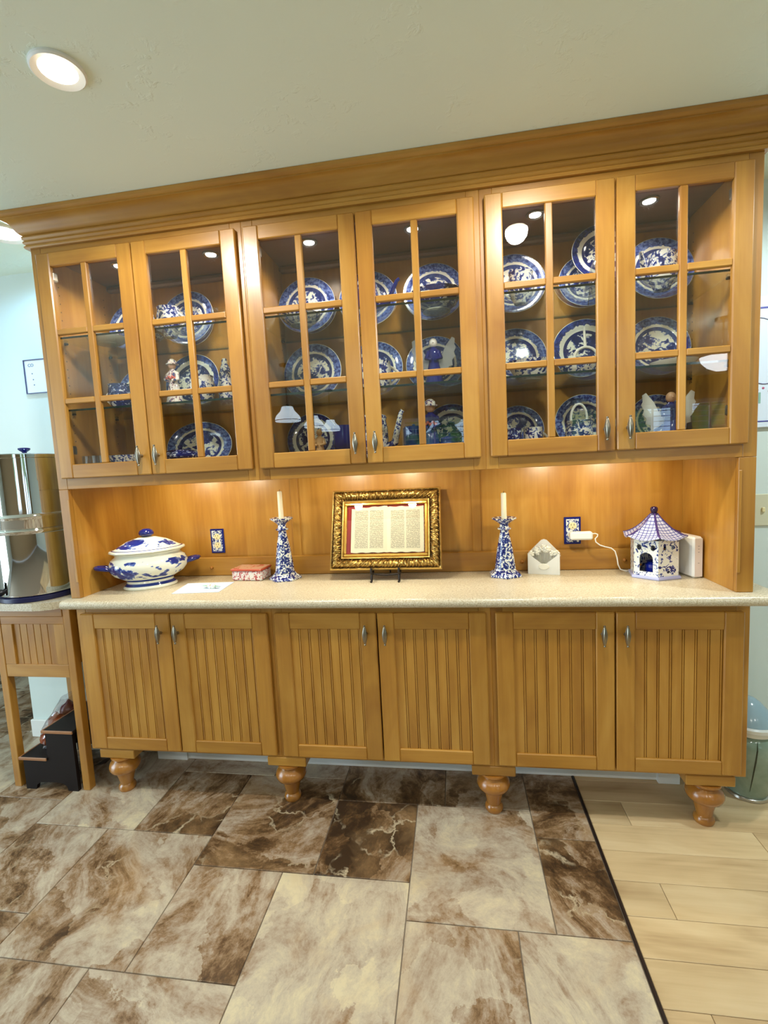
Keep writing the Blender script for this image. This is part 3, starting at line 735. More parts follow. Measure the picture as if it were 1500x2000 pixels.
# crystal decanter, slim bottle
t = thing('decanter', 'clear glass decanter with looped stopper before the raised plate', 'decanter', (2.238, -.275, SH[0]))
m = MB(); m.lathe([(0, .0005), (.034, .0005), (.038, .01), (.042, .05), (.038, .09), (.020, .125), (.012, .150), (.011, .185), (.016, .192), (.012, .193), (.008, .186), (.009, .150), (.016, .126), (.034, .09), (.038, .05), (0, .012)], 28, (2.238, -.275, SH[0])); m.build('body', CRYSTAL, t, 50)
m = MB(); m.tube([(2.238+.013*math.cos(R(a)), -.275, SH[0]+.215+.020*math.sin(R(a))) for a in range(0, 360, 24)], .003, 8, closed=True); m.build('stopper', CRYSTAL, t, 60)
t = thing('glass_bottle', 'thin clear glass bottle with ball top on a middle shelf', 'bottle', (2.545, -.25, SH[1]))
m = MB(); m.lathe([(0, .0005), (.016, .0005), (.017, .004), (.017, .045), (.006, .06), (.005, .11), (.006, .112), (0, .113)], 20, (2.545, -.25, SH[1])); m.build('body', COBALTGLASS, t, 50)
m = MB(); m.lathe([(.0045, .114), (.0045, .145), (.009, .152), (.011, .160), (.007, .168), (.003, .185), (0, .186)], 20, (2.545, -.25, SH[1])); m.build('stopper', CRYSTAL, t, 50)
# figurines
def figurine(x, y, shelf, h, label, robe, head=SKIN, wings=None, bonnet=None, name='figurine'):
    z = SH[shelf]; t = thing(name, label, 'figurine', (x, y, z))
    m = MB(); m.lathe([(0, .0005), (h*.20, .0005), (h*.21, h*.03), (h*.15, h*.30), (h*.10, h*.52), (h*.12, h*.66), (h*.10, h*.76), (h*.045, h*.80), (h*.04, h*.84), (0, h*.84)], 20, (x, y, z), 1, .8)
    for s in (-1, 1): m.tube([(x+s*h*.10, y, z+h*.72), (x+s*h*.15, y-h*.06, z+h*.58), (x+s*h*.04, y-h*.13, z+h*.54)], [h*.05, h*.045, h*.03], 8)
    m.build('robe', robe, t, 60)
    m = MB(); m.ball((x, y, z+h*.90), h*.085, 14, 8, 1, 1, 1.15)
    m.ball((x, y-h*.082, z+h*.895), h*.016, 8, 5); m.build('head', head, t, 60)
    if bonnet:
        m = MB(); m.lathe([(h*.135, -h*.015), (h*.14, 0), (h*.10, h*.02), (h*.09, h*.07), (h*.04, h*.11), (0, h*.115)], 18, (x, y+h*.01, z+h*.93)); m.build('bonnet', bonnet, t, 60)
        m = MB()
        for i in range(5): m.ball((x-h*.09+i*h*.045, y-h*.10, z+h*(.60+.03*(i % 2))), h*.032, 8, 5)
        m.build('posy', plain('posy_red', lin(200, 96, 80), .4), t, 60)
    if wings:
        for s in (-1, 1):
            pts = [(0, .50), (.10, .62), (.20, .84), (.34, 1.02), (.40, .98), (.39, .86), (.42, .80), (.37, .70), (.39, .62), (.33, .54), (.34, .44), (.26, .42), (.24, .32), (.16, .36), (.08, .40)]
            m = MB(); m.prism([(x+s*(h*.05+a*h), z+c*h) for a, c in pts], 'y', y+h*.10, y+h*.125); m.build('wing', wings, t)
    return t
figurine(.495, -.27, Mi, .190, 'painted figurine with a flowered bonnet before the deep blue plate', PASTEL, bonnet=PASTEL)
figurine(1.612, -.26, Mi, .190, 'angel figurine with pale rounded wings and navy robe', COBALT, PORC, wings=FROST, name='angel_figurine')
figurine(1.122, -.25, Bo, .150, 'tan stoneware figurine before a dark plate', CLAYTAN, CLAYTAN)
figurine(1.590, -.26, Bo, .230, 'figurine in dark blue coat with a red flowered bonnet', COBALT, bonnet=PASTEL)
figurine(2.492, -.25, Bo, .205, 'angel figurine with white lace wings', COBALT, wings=PORC, name='angel_figurine')
cup(1.665, -.285, Bo, .042, .075, 'small cobalt egg shaped box before the bonneted figurine', 0, COBALT, 'trinket box', 'trinket_box', lid=.025)

# ------------------------------------------------------------------ things on the worktop
ZW = .9145
# tureen (local axes: long side along x)
def tureen_mat(name, zlo, zhi, bands, cover):
    m = MT(name); tc = m.n('TexCoord').outputs['Object']; z = m.n('SeparateXYZ', i_0=tc).outputs[2]
    v = m.coords((1, 1, 1.5), 6.0)
    a = m.noise(v, 13, 2, .5, .8); b2 = m.noise(v, 34, 2, .5, .5)
    f = m.math('ADD', m.math('MULTIPLY', a, .72), m.math('MULTIPLY', b2, .28))
    inr = m.math('MULTIPLY', m.math('GREATER_THAN', z, zlo), m.math('LESS_THAN', z, zhi))
    k = m.ramp(f, [(cover, lin(230, 230, 212)), (cover+.015, lin(90, 112, 176)), (cover+.06, lin(32, 44, 122))])
    c = m.mix(inr, lin(230, 230, 212), k)
    for z0, z1 in bands:
        g = m.math('MULTIPLY', m.math('GREATER_THAN', z, z0), m.math('LESS_THAN', z, z1)); c = m.mix(g, c, lin(34, 54, 128))
    return m.set(Base_Color=c, Roughness=.08, Specular_IOR_Level=.6)
t = thing('soup_tureen', 'white lidded soup tureen painted with blue landscape', 'tureen', (.248, -.205, ZW), (0, 0, R(33)))
m = MB(); m.lathe([(0, 0), (.112, 0), (.116, .004), (.116, .010), (.104, .020), (.098, .034), (.108, .044), (.148, .066), (.168, .092), (.170, .112), (.158, .138), (.140, .152), (.138, .158), (.150, .168), (.146, .170), (0, .150)], 56, sx=1, sy=.70)
m.build('body', tureen_mat('painted_tureen_body', -.030, .052, [(-.070, -.058), (-.047, -.038)], .515), t, 50)
m = MB(); m.lathe([(.158, .1705), (.162, .174), (.160, .180), (.148, .184), (.138, .186), (.120, .198), (.085, .218), (.040, .232), (.022, .236), (0, .236)], 56, sx=1, sy=.70)
lid = m.build('lid', tureen_mat('painted_tureen_lid', -.012, .024, [(-.0205, -.0185)], .525), t, 50)
m = MB(); m.lathe([(.018, .236), (.021, .239), (.031, .244), (.033, .252), (.028, .263), (.016, .271), (0, .273)], 28); m.build('knob', COBALT, lid, 50)
for s in (-1, 1):
    m = MB(); m.tube([(s*.150, -.022, .100), (s*.185, -.026, .108), (s*.212, -.018, .112), (s*.218, 0, .113), (s*.212, .018, .112), (s*.185, .026, .108), (s*.150, .022, .100)], [.010, .010, .009, .009, .009, .010, .010], 10)
    m.ball((s*.195, 0, .109), .020, 14, 8, 1, .9, .45); m.build('handle', COBALT, t, 60)
# pale paper and sweet
m = MB(); m.prism([(.445, -.352), (.652, -.330), (.640, -.158), (.415, -.172)], 'z', ZW, ZW+.0012); tag(m.build('note_paper', PAPERBLUE), 'sheet of pale blue paper lying on the worktop', 'paper')
t = thing('wrapped_sweet', 'small wrapped sweet lying on the pale blue paper', 'sweet', (.585, -.268, ZW+.0014), (0, 0, R(-8)))
m = MB(); m.lathe([(0, -.022), (.008, -.020), (.0125, -.010), (.013, 0), (.0125, .010), (.008, .020), (0, .022)], 16, (0, 0, .0095), .72, 1, ax='x'); m.build('body', CANDYP, t, 60)
for s in (-1, 1):
    m = MB(); m.add([(s*.018, -.004, .009), (s*.018, .004, .009), (s*.038, .015, .004), (s*.036, -.013, .013), (s*.018, -.003, .012), (s*.018, .003, .012), (s*.038, .014, .0055), (s*.036, -.012, .0145)], [(0, 1, 2, 3), (7, 6, 5, 4), (0, 4, 5, 1), (1, 5, 6, 2), (2, 6, 7, 3), (3, 7, 4, 0)]); m.build('wrapper_twist', plain('green_wrapper', lin(120, 190, 140), .3), t)
# floral tin
t = thing('floral_tin', 'pink floral tin with coral lid beside a candlestick', 'tin', (.697, -.086, ZW), (0, 0, R(-4)))
m = MB(); m.box(-.077, .077, -.052, .050, 0, .046, .006); m.build('body', TINPRINT, t)
m = MB(); m.box(-.080, .080, -.055, .053, .0462, .0565, .003); l = m.build('lid', plain('coral_lid_rim', lin(186, 78, 52), .35), t)
m = MB(); m.box(-.076, .076, -.051, .049, .0566, .0576, .0004); m.build('lid_print', TINLID, l)
# candlesticks
def candlestick(x, y, hs, label, lab2, cut, turn):
    t = thing('candlestick', label, 'candlestick', (x, y, ZW), (0, 0, R(turn)), 'pair of candlesticks')
    n = 6
    m = MB(); k = hs
    m.lathe([(0, 0), (.074, 0), (.076, .004), (.074, .009), (.058, .020), (.050, .028), (.046, .034), (0, .034)], n); m.build('base', DELFT, t, 20)
    m = MB(); m.lathe([(.045, .0342), (.043, .050*k), (.040, .08*k), (.033, .14*k), (.024, .19*k), (.018, .222*k), (.020, .230*k), (0, .230*k)], 24); m.build('stem', DELFT, t, 40)
    m = MB(); m.lathe([(.022, .2302*k), (.029, .234*k), (.029, .238*k), (.021, .242*k), (.018, .256*k), (.026, .266*k), (.052, .284*k), (.053, .290*k), (.050, .290*k), (.018, .276*k), (0, .276*k)], 24); m.build('drip_cup', DELFT, t, 40)
    c = thing('candle', lab2, 'candle', (x, y, ZW+.2765*k), (0, 0, 0), 'pair of candles')
    m = MB(); h = cut
    m.lathe([(0, 0), (.0118, 0), (.0114, h*.5), (.0110, h-.004), (.009, h), (.004, h-.002), (0, h-.002)], 20); m.build('wax', WAX, c, 50)
    m = MB(); m.tube([(0, 0, h-.003), (.0005, 0, h+.004), (.002, 0, h+.008)], .0011, 6); m.build('wick', IRON, c, 60)
candlestick(.872, -.104, 1.0, 'blue scroll candlestick between the floral tin and the gilt frame', 'ivory candle standing near the floral tin', .137, 14)
candlestick(1.884, -.104, .885, 'blue scroll candlestick beside the white envelope ornament', 'ivory candle standing near the white envelope ornament', .120, 30)

# framed open book on an easel (local: x width, z up, front -y), leaning back
FW, FH = .252, .186
t = thing('framed_book', 'open printed book under glass in an ornate gilt frame', 'picture frame', (1.358, -.158, ZW+.046), (R(-20), 0, R(-1)))
def frame_rail(p0, p1, ax_in, name):
    """carved rail from outer corner p0 to p1; ax_in = inward direction"""
    prof_ = [(0, .006), (.0, -.010), (.005, -.015), (.009, -.012), (.012, -.014), (.018, -.021), (.025, -.024), (.032, -.023), (.038, -.019), (.044, -.014), (.048, -.011), (.052, -.014), (.056, -.013), (.060, -.006), (.060, .006)]
    n = 96; v = []; f = []; k = len(prof_); d = Vector(p1)-Vector(p0); L = d.length; d.normalize()
    for i in range(n+1):
        s = i/n
        for j, (a, y) in enumerate(prof_):
            dd = 0
            if 4 <= j <= 9: dd = .0022*math.sin(i*1.25+j*2.6)+.0016*math.sin(i*2.3-j*1.9)+.0020*random.uniform(-1, 1)
            q = Vector(p0)+Vector(ax_in)*a+d*(a+s*(L-2*a)); v.append((q.x, y-dd, q.z))
    for i in range(n):
        for j in range(k):
            j2 = (j+1) % k; f.append((i*k+j, i*k+j2, (i+1)*k+j2, (i+1)*k+j))
    f.append(tuple(range(k))); f.append(tuple(range(n*k, n*k+k)))
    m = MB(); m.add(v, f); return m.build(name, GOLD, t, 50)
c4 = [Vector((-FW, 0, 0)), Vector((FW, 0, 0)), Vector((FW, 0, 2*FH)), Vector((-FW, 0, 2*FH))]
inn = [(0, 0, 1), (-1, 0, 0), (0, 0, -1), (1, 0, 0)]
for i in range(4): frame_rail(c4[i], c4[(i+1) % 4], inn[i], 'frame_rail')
e0, e1 = .0605, .073
for (a, b_, c, d) in ((-FW+e0, FW-e0, e0, e1), (-FW+e0, FW-e0, 2*FH-e1, 2*FH-e0), (-FW+e0, -FW+e1, e1, 2*FH-e1), (FW-e1, FW-e0, e1, 2*FH-e1)):
    m = MB(); m.box(a, b_, -.010, .006, c, d, .003); m.build('inner_lip', GOLD_S, t)
m = MB(); m.box(-FW+.0605, FW-.0605, .0065, .016, .0605, 2*FH-.0605); m.build('mount_board', REDMAT, t)
bw, bh = .170, .108
for s in (-1, 1):
    m = MB(); v = []; n = 12
    for i in range(n+1):
        u = i/n; x = s*u*bw*.98+.008; y = -.004-.006*math.sin(math.pi*min(1, u*1.05))**.7*(1-u*.3)
        for z in (FH-bh, FH+bh-(.006 if s > 0 else .012*u)): v.append((x, y, z+.002*math.sin(i*1.7)))
    f = [(2*i, 2*i+2, 2*i+3, 2*i+1) for i in range(n)]; k = len(v)
    v += [(x, .0062, z) for x, y, z in v]; f += [tuple(q+k for q in g[::-1]) for g in f]
    f += [(2*i, 2*i+k, 2*i+2+k, 2*i+2) for i in range(n)]+[(2*i+1, 2*i+3, 2*i+3+k, 2*i+1+k) for i in range(n)]+[(0, 1, 1+k, k), (2*n, 2*n+k, 2*n+1+k, 2*n+1)]
    m.add(v, f); pg = m.build('page', PAGE, t, 40)
m = MB()
for i in range(9): m.box(bw*.985+.006, bw*.985+.014, -.004, .006, FH-bh+.010+i*.021, FH-bh+.020+i*.021, .002)
m.build('thumb_index', plain('index_tab_red', lin(120, 40, 44), .6), t)
m = MB(); m.box(-FW+.074, FW-.074, -.0135, -.0115, .074, 2*FH-.074); m.build('glazing', GLASS, t)
# easel
t = thing('display_easel', 'small dark metal easel holding the gilt frame', 'easel', (1.362, -.17, ZW))
for xx in (1.302, 1.424):
    m = MB(); m.tube([(xx, -.196, ZW+.062), (xx, -.203, ZW+.050), (xx, -.196, ZW+.040), (xx, -.165, ZW+.032), (xx, -.135, ZW+.045)], [.005, .005, .006, .006, .004], 8)
    m.tube([(xx, -.190, ZW+.036), (xx, -.198, ZW+.018), (xx, -.200, ZW+.005), (xx-.002, -.206, ZW+.004)], [.006, .0055, .005, .005], 8)
    m.tube([(xx, -.140, ZW+.042), (xx, -.10, ZW+.12), (xx, -.068, ZW+.22)], .004, 8); m.build('front_leg', IRON, t, 60)
m = MB(); m.tube([(1.302, -.165, ZW+.030), (1.363, -.165, ZW+.024), (1.424, -.165, ZW+.030)], .004, 8); m.tube([(1.302, -.09, ZW+.15), (1.424, -.09, ZW+.15)], .0035, 8); m.build('cross_bar', IRON, t, 60)
m = MB(); m.tube([(1.363, -.088, ZW+.15), (1.363, -.045, ZW+.06), (1.363, -.034, ZW+.0045)], .004, 8); m.build('back_leg', IRON, t, 60)

# outlets
def outlet(x, z, label):
    t = thing('wall_outlet', label, 'outlet', (x, -.002, z))
    m = MB(); y = -.0025
    m.box(x-.036, x+.036, y-.0055, y, z-.061, z+.061, .002); pl = m.build('cover_plate', COBALT, t)
    m = MB(); m.box(x-.027, x+.027, y-.0066, y-.0056, z-.052, z+.052, .0004); m.build('painted_panel', OUTLETP, pl)
    for s in (-1, 1):
        m = MB(); m.lathe([(0, -.003), (.016, -.003), (.0175, 0)], 20, (x, y-.0067, z+s*.0215), 1, .88, ax='y'); so = m.build('socket', IVORY, t, 40)
        m = MB()
        for q in (-.006, .006): m.box(x+q-.001, x+q+.001, y-.0102, y-.0098, z+s*.0215+.001, z+s*.0215+.009)
        m.box(x-.002, x+.002, y-.0102, y-.0098, z+s*.0215-.009, z+s*.0215-.005); m.build('slot', BLACKP, so)
    return t
outlet(.4925, 1.089, 'outlet with blue painted cover between the tureen and the floral tin')
outlet(2.190, 1.091, 'outlet with blue painted cover holding the white power adapter')
t = thing('power_adapter', 'white power adapter with cord plugged into the outlet', 'adapter', (2.21, -.05, 1.075))
m = MB(); m.box(2.168, 2.262, -.068, -.034, 1.056, 1.092, .007); m.build('body', PLASTIC, t)
m = MB(); m.box(2.178, 2.20, -.0345, -.0122, 1.060, 1.086, .003); m.build('plug', PLASTIC, t)
m = MB(); m.tube([(2.262, -.050, 1.080), (2.274, -.052, 1.082), (2.284, -.054, 1.078), (2.282, -.056, 1.070), (2.272, -.058, 1.060), (2.274, -.060, 1.046), (2.290, -.062, 1.032), (2.312, -.062, 1.024), (2.336, -.062, 1.018), (2.352, -.062, 1.004), (2.360, -.062, .975), (2.364, -.063, .945), (2.372, -.066, .925), (2.392, -.070, .9175), (2.420, -.060, .9175), (2.46, -.040, .9175), (2.54, -.034, .9175)], .0026, 8); m.build('cord', PLASTIC, t, 60)

# white envelope ornament
t = thing('envelope_ornament', 'white envelope shaped ornament with paper flowers', 'ornament', (2.053, -.075, ZW), (0, 0, R(-14)))
FROSTW = plain('milky_resin', lin(248, 248, 244), .3, Alpha=.72)
m = MB(); m.prism([(-.066, 0), (.066, 0), (.066, .092), (.0, .040), (-.066, .092)], 'y', -.022, -.018); fr = m.build('front_pocket', FROSTW, t)
m = MB(); m.prism([(-.066, 0), (.066, 0), (.066, .090), (.058, .098), (.012, .146), (0, .150), (-.012, .146), (-.058, .098), (-.066, .090)], 'y', .014, .018); m.build('back_flap', FROSTW, t)
m = MB(); m.box(-.066, -.062, -.018, .014, 0, .088); m.box(.062, .066, -.018, .014, 0, .088); m.box(-.062, .062, -.018, .014, 0, .004); m.build('side_walls', FROSTW, t)
m = MB(); m.lathe([(0, -.003), (.020, -.003), (.023, 0)], 24, (0, -.022, .034), 1, .6, ax='y'); m.build('seal', PORC, t, 40)
first = None
rr = random.Random(3)
for i in range(34):
    x = rr.uniform(-.056, .058); zt = .116-abs(x)*.55+rr.uniform(-.012, .006); y = rr.uniform(-.012, .010)
    if first is None:
        m = MB()
        for q in range(5): m.ball((.008*math.cos(q*1.257), -.001, .008*math.sin(q*1.257)), .0055, 8, 5, 1, .5)
        m.ball((0, -.003, 0), .0035, 8, 5); first = m.build('flower', PORC, t, 60, o=(0, 0, 0)); first.location = (x, y, zt)
    else:
        o = first.copy(); COL.objects.link(o); o.location = (x, y, zt); o.rotation_euler = (rr.uniform(-.6, .6), rr.uniform(0, 6), rr.uniform(-.8, .8))
m = MB()
for i in range(26):
    x = rr.uniform(-.05, .05); m.tube([(x*.4, 0, .006), (x*.8, 0, .05), (x, 0, .096-abs(x)*.5)], .0008, 5)
m.build('stems', plain('pale_stem', lin(206, 204, 184), .6), t)['kind'] = 'stuff'

# pagoda lantern
def roofmat():
    m = MT('roof_tile_print'); uv = m.n('TexCoord').outputs['UV']; s = m.n('SeparateXYZ', i_0=uv)
    br = m.n('TexBrick', i_Vector=uv, i_Scale=1.0, i_Mortar_Size=.012, i_Brick_Width=.125, i_Row_Height=.105)
    br.offset = .0
    br.inputs['Color1'].default_value = lin(204, 206, 224); br.inputs['Color2'].default_value = lin(186, 190, 216); br.inputs['Mortar'].default_value = lin(72, 78, 150)
    return m.set(Base_Color=br.outputs[0], Roughness=.1, Specular_IOR_Level=.6)
ROOF = roofmat()
PX, PY, PR = 2.478, -.140, .092
a0 = math.degrees(math.atan2(-.228-PY, 2.46-PX))
t = thing('pagoda_lantern', 'blue and white ceramic pagoda with scalloped hexagonal roof', 'ornament', (PX, PY, ZW), (0, 0, R(a0)))
hexv = lambda r, i: (r*math.cos(R(60*i)), r*math.sin(R(60*i)))
m = MB(); m.lathe([(0, 0), (.100, 0), (.102, .004), (.100, .011), (.094, .013), (0, .013)], 6); m.build('base', plain('lavender_glaze', lin(168, 172, 210), .12), t)
H0, H1 = .0132, .158
def wall_with_holes(i, holes, mat):
    p, q = Vector((*hexv(PR, i), 0)), Vector((*hexv(PR, i+1), 0)); e = (q-p); L = e.length; e.normalize(); nrm = Vector((e.y, -e.x, 0))
    bm = bmesh.new(); edges = []
    for loop in [[(0, H0), (L, H0), (L, H1), (0, H1)]]+holes:
        vs = [bm.verts.new((a, 0, b_)) for a, b_ in loop]
        edges += [bm.edges.new((vs[k], vs[(k+1) % len(vs)])) for k in range(len(vs))]
    bmesh.ops.triangle_fill(bm, use_beauty=True, use_dissolve=False, edges=edges)
    r_ = bmesh.ops.solidify(bm, geom=bm.faces[:], thickness=.004)
    bm.verts.index_update()
    m = MB(); m.add([p+e*v.co.x-nrm*abs(v.co.y)+Vector((0, 0, v.co.z)) for v in bm.verts], [[v.index for v in f.verts] for f in bm.faces]); bm.free()
    return m.build('wall', mat, t)
ell = lambda cx, cz, rx, rz, n=16: [(cx+rx*math.cos(2*math.pi*k/n), cz+rz*math.sin(2*math.pi*k/n)) for k in range(n)]
def arch(cx, w_, z0, zs, n=10): return [(cx-w_, z0), (cx+w_, z0)]+[(cx+w_*math.cos(math.pi*k/n), zs+w_*math.sin(math.pi*k/n)) for k in range(n+1)]
for i in range(6):
    if i in (2, 5): wall_with_holes(i, [arch(.047, .0255, .030, .082), ell(.020, .128, .009, .012), ell(.072, .128, .009, .012)], DELFT_S)
    else: wall_with_holes(i, [ell(.030, .128, .007, .010), ell(.064, .128, .007, .010), ell(.047, .030, .008, .006)], DELFT_S)
E2, EZ0, EZ1, AP = .122, .172, .158, .255
def roof_panel(i):
    n, k = 8, 8; v = []; uv = []
    for a in range(n+1):
        s = a/n                                     # 0 apex .. 1 eave
        r = .010+(E2-.010)*(s**1.0); z = AP-(AP-EZ0)*(1-(1-s)**1.75)
        for c in range(k+1):
            u = c/k; x0, y0 = hexv(r, i); x1, y1 = hexv(r, i+1)
            sag = -.016*s*s*math.sin(math.pi*u); dz = sag*.9
            v.append((x0+(x1-x0)*u, y0+(y1-y0)*u, z+dz)); uv.append(((u-.5)*(.15+.85*s)+.5, s))
    f = [(a*(k+1)+c, (a+1)*(k+1)+c, (a+1)*(k+1)+c+1, a*(k+1)+c+1) for a in range(n) for c in range(k)]
    m = MB(); m.add(v, f); o = m.build('roof_panel', ROOF, t, 60)
    ul = o.data.uv_layers.new(name='UVMap')
    for lp in o.data.loops: ul.data[lp.index].uv = uv[lp.vertex_index]
    md = o.modifiers.new('thick', 'SOLIDIFY'); md.thickness = .004; md.offset = -1
    return o
for i in range(6): roof_panel(i)
RIDGE = plain('plum_blue_glaze', lin(66, 52, 110), .1)
for i in range(6):
    pts = []
    for a in range(9):
        s = a/8; r = .010+(E2-.010)*s; z = AP-(AP-EZ0)*(1-(1-s)**1.75); pts.append((*hexv(r+.001, i), z+.002))
    m = MB(); m.tube(pts, [.0045]*7+[.004, .003], 8); m.build('roof_ridge', RIDGE, t, 60)
m = MB(); m.lathe([(.016, AP-.006), (.015, AP+.004), (.010, AP+.007), (.013, AP+.012), (.0145, AP+.020), (.013, AP+.027), (.008, AP+.031), (0, AP+.032)], 18); m.build('finial', plain('dark_plum_glaze', lin(40, 26, 60), .1), t, 50)
tl = thing('votive_cup', 'cobalt glass votive cup inside the pagoda doorway', 'candle holder', (PX-.015, PY-.02, ZW+.0135))
m = MB(); m.lathe([(0, 0), (.024, 0), (.029, .012), (.029, .040), (.020, .046), (.026, .052), (.023, .052), (.018, .046), (.026, .038), (0, .006)], 24, (PX-.012, PY-.02, ZW+.0135)); m.build('cup', COBALTGLASS, tl, 50)

# white router box standing at the niche end
t = thing('router', 'white router box standing between the pagoda and the niche end', 'router', (2.606, -.122, ZW), (0, 0, R(10)))
m = MB(); m.box(-.021, .021, -.078, .070, 0, .166, .008); m.build('body', PLASTIC, t)
m = MB(); m.box(-.016, .016, -.0795, -.0782, .006, .160, .0006); fp = m.build('front_panel', plain('pale_rose_plastic', lin(232, 224, 220), .3), t)
m = MB()
for z in (.128, .116, .104, .06): m.box(-.003, .003, -.0802, -.0796, z, z+.002)
m.build('indicator', plain('grey_mark', lin(150, 150, 152), .4), fp)

# ------------------------------------------------------------------ left: stand, water filter, step stool
t = thing('side_stand', 'open golden wood stand with beadboard front under the water filter', 'stand', (-.235, -.2, 0))
LX0, LX1, SY = -.432, -.034, -.386
LEG = []
for x in (LX0, LX1-.036):
    for y in (SY, -.036):
        m = MB(); m.box(x, x+.036, y, y+.036, 0, .868, .002); m.build('leg', WOOD_V, t)
m = MB(); m.box(LX0+.0362, LX1-.0362, SY+.002, SY+.020, .541, .600, .002); m.build('rail', WOOD_H, t)
m = MB(); m.box(LX0+.0362, LX1-.0362, SY+.002, SY+.020, .790, .826, .002); m.build('rail', WOOD_H, t)
m = MB(); m.box(LX0+.0362, LX1-.0362, SY-.003, SY+.022, .8265, .868, .002); m.build('top_rail', WOOD_H, t)
for a, c in ((LX0+.0362, LX0+.092), (LX1-.092, LX1-.0362)):
    m = MB(); m.box(a, c, SY+.002, SY+.020, .6002, .7898, .002); m.build('stile', WOOD_V, t)
first = None; a, c = LX0+.092, LX1-.092; n = 6; w_ = (c-a)/n
for i in range(n):
    if first is None:
        m = MB(); yp = SY+.010
        m.prism([(a, SY+.020), (a, yp), (a+w_-.004, yp), (a+w_-.003, yp+.003), (a+w_, yp+.003), (a+w_, SY+.020)], 'z', .600, .790); first = m.build('bead_board', WOOD_V, t)
    else:
        o = first.copy(); COL.objects.link(o); o.location.x += w_*i
for x in (LX0+.002, LX1-.020):
    m = MB(); m.box(x, x+.018, SY+.0365, -.0365, .60, .868); m.build('side_rail', WOOD_Y, t)
# its rounded top
m = MB(); pts = [(-.50, .015), (-.50, -.40), (-.47, -.436)]+[(-.16+.15*math.sin(R(a)), -.30-.145*math.cos(R(a))) for a in (0, 15, 30, 45, 60, 75, 90)]+[(-.0085, .015)]
m.prism(pts, 'z', .8685, .9015); tag(m.build('stand_top', COUNTER), 'small speckled cream top with rounded corner under the water filter', 'worktop')
ZF = .902; fx, fy = -.262, -.285
t = thing('water_filter', 'tall polished steel water filter urn with black spigot', 'water filter', (fx, fy, ZF))
cl = (fx, fy, ZF)
m = MB(); m.lathe([(0, 0), (.158, 0), (.161, .003), (.161, .020), (.155, .022), (0, .022)], 56, cl); m.build('base_ring', NAVYP, t, 40)
m = MB(); m.lathe([(0, .0222), (.146, .0222), (.152, .027), (.153, .034), (.153, .300), (.158, .306), (.160, .314), (.157, .320), (0, .320)], 64, cl); m.build('lower_chamber', STEEL, t, 30)
m = MB(); m.lathe([(0, .3202), (.150, .3202), (.153, .326), (.153, .362), (.156, .368), (.158, .376), (.155, .384), (.152, .388), (.152, .632), (0, .632)], 64, cl); m.build('upper_chamber', STEEL, t, 30)
m = MB(); m.lathe([(.152, .6322), (.155, .634), (.155, .648), (.150, .651), (.10, .655), (0, .657)], 64, cl); l = m.build('lid', STEEL, t, 30)
m = MB(); m.lathe([(.010, .657), (.009, .664), (.018, .670), (.024, .676), (.023, .682), (.012, .685), (0, .685)], 24, cl); m.build('knob', COBALT, l, 50)
dx, dy = -.42, -.907
m = MB(); px, py = fx+dx*.15, fy+dy*.15
m.tube([(px, py, ZF+.045), (px+dx*.03, py+dy*.03, ZF+.045), (px+dx*.045, py+dy*.045, ZF+.045)], [.016, .012, .014], 12)
m.tube([(px+dx*.045, py+dy*.045, ZF+.072), (px+dx*.045, py+dy*.045, ZF+.045), (px+dx*.047, py+dy*.047, ZF+.022)], [.012, .014, .010], 12)
m.box(px+dx*.045-.020, px+dx*.045+.020, py+dy*.045-.006, py+dy*.045+.006, ZF+.072, ZF+.080, .003); m.build('spigot', BLACKP, t, 50)
# step stool
t = thing('step_stool', 'black two step stool with brown tread edges under the stand', 'stool', (-.22, -.2, 0))
SX0, SXM, SX1 = -.362, -.226, -.082; SD0, SD1 = -.396, -.075
def stool_side(y0, y1):
    pts = [(SX0+.004, 0), (SX0+.055, 0), (SX0+.062, .022), (SX0+.082, .035), (SX0+.14, .040), (SX0+.198, .035), (SX0+.218, .022), (SX0+.225, 0), (SX1-.004, 0), (SX1-.004, .281), (SXM, .281), (SXM, .146), (SX0+.004, .146)]
    m = MB(); m.prism(pts, 'y', y0, y1); m.build('side_panel', BLACKWOOD, t)
stool_side(SD0, SD0+.018); stool_side(SD1-.018, SD1)
for (a, c, z) in ((SX0-.012, SXM-.001, .1463), (SXM-.012, SX1+.006, .2813)):
    m = MB(); m.box(a+.008, c, SD0-.004, SD1+.006, z, z+.014, .002); tr = m.build('tread', BLACKWOOD, t)
    m = MB(); m.box(a, c, SD0-.010, SD0-.0042, z, z+.014, .002); m.box(a, a+.0078, SD0-.0042, SD1+.006, z, z+.014, .002); m.build('tread_edge', BROWNWOOD, tr)
m = MB(); m.box(SXM, SXM+.014, SD0+.0185, SD1-.0185, .161, .281); m.box(SX0+.006, SX0+.020, SD0+.0185, SD1-.0185, .05, .146); m.build('riser', BLACKWOOD, t)
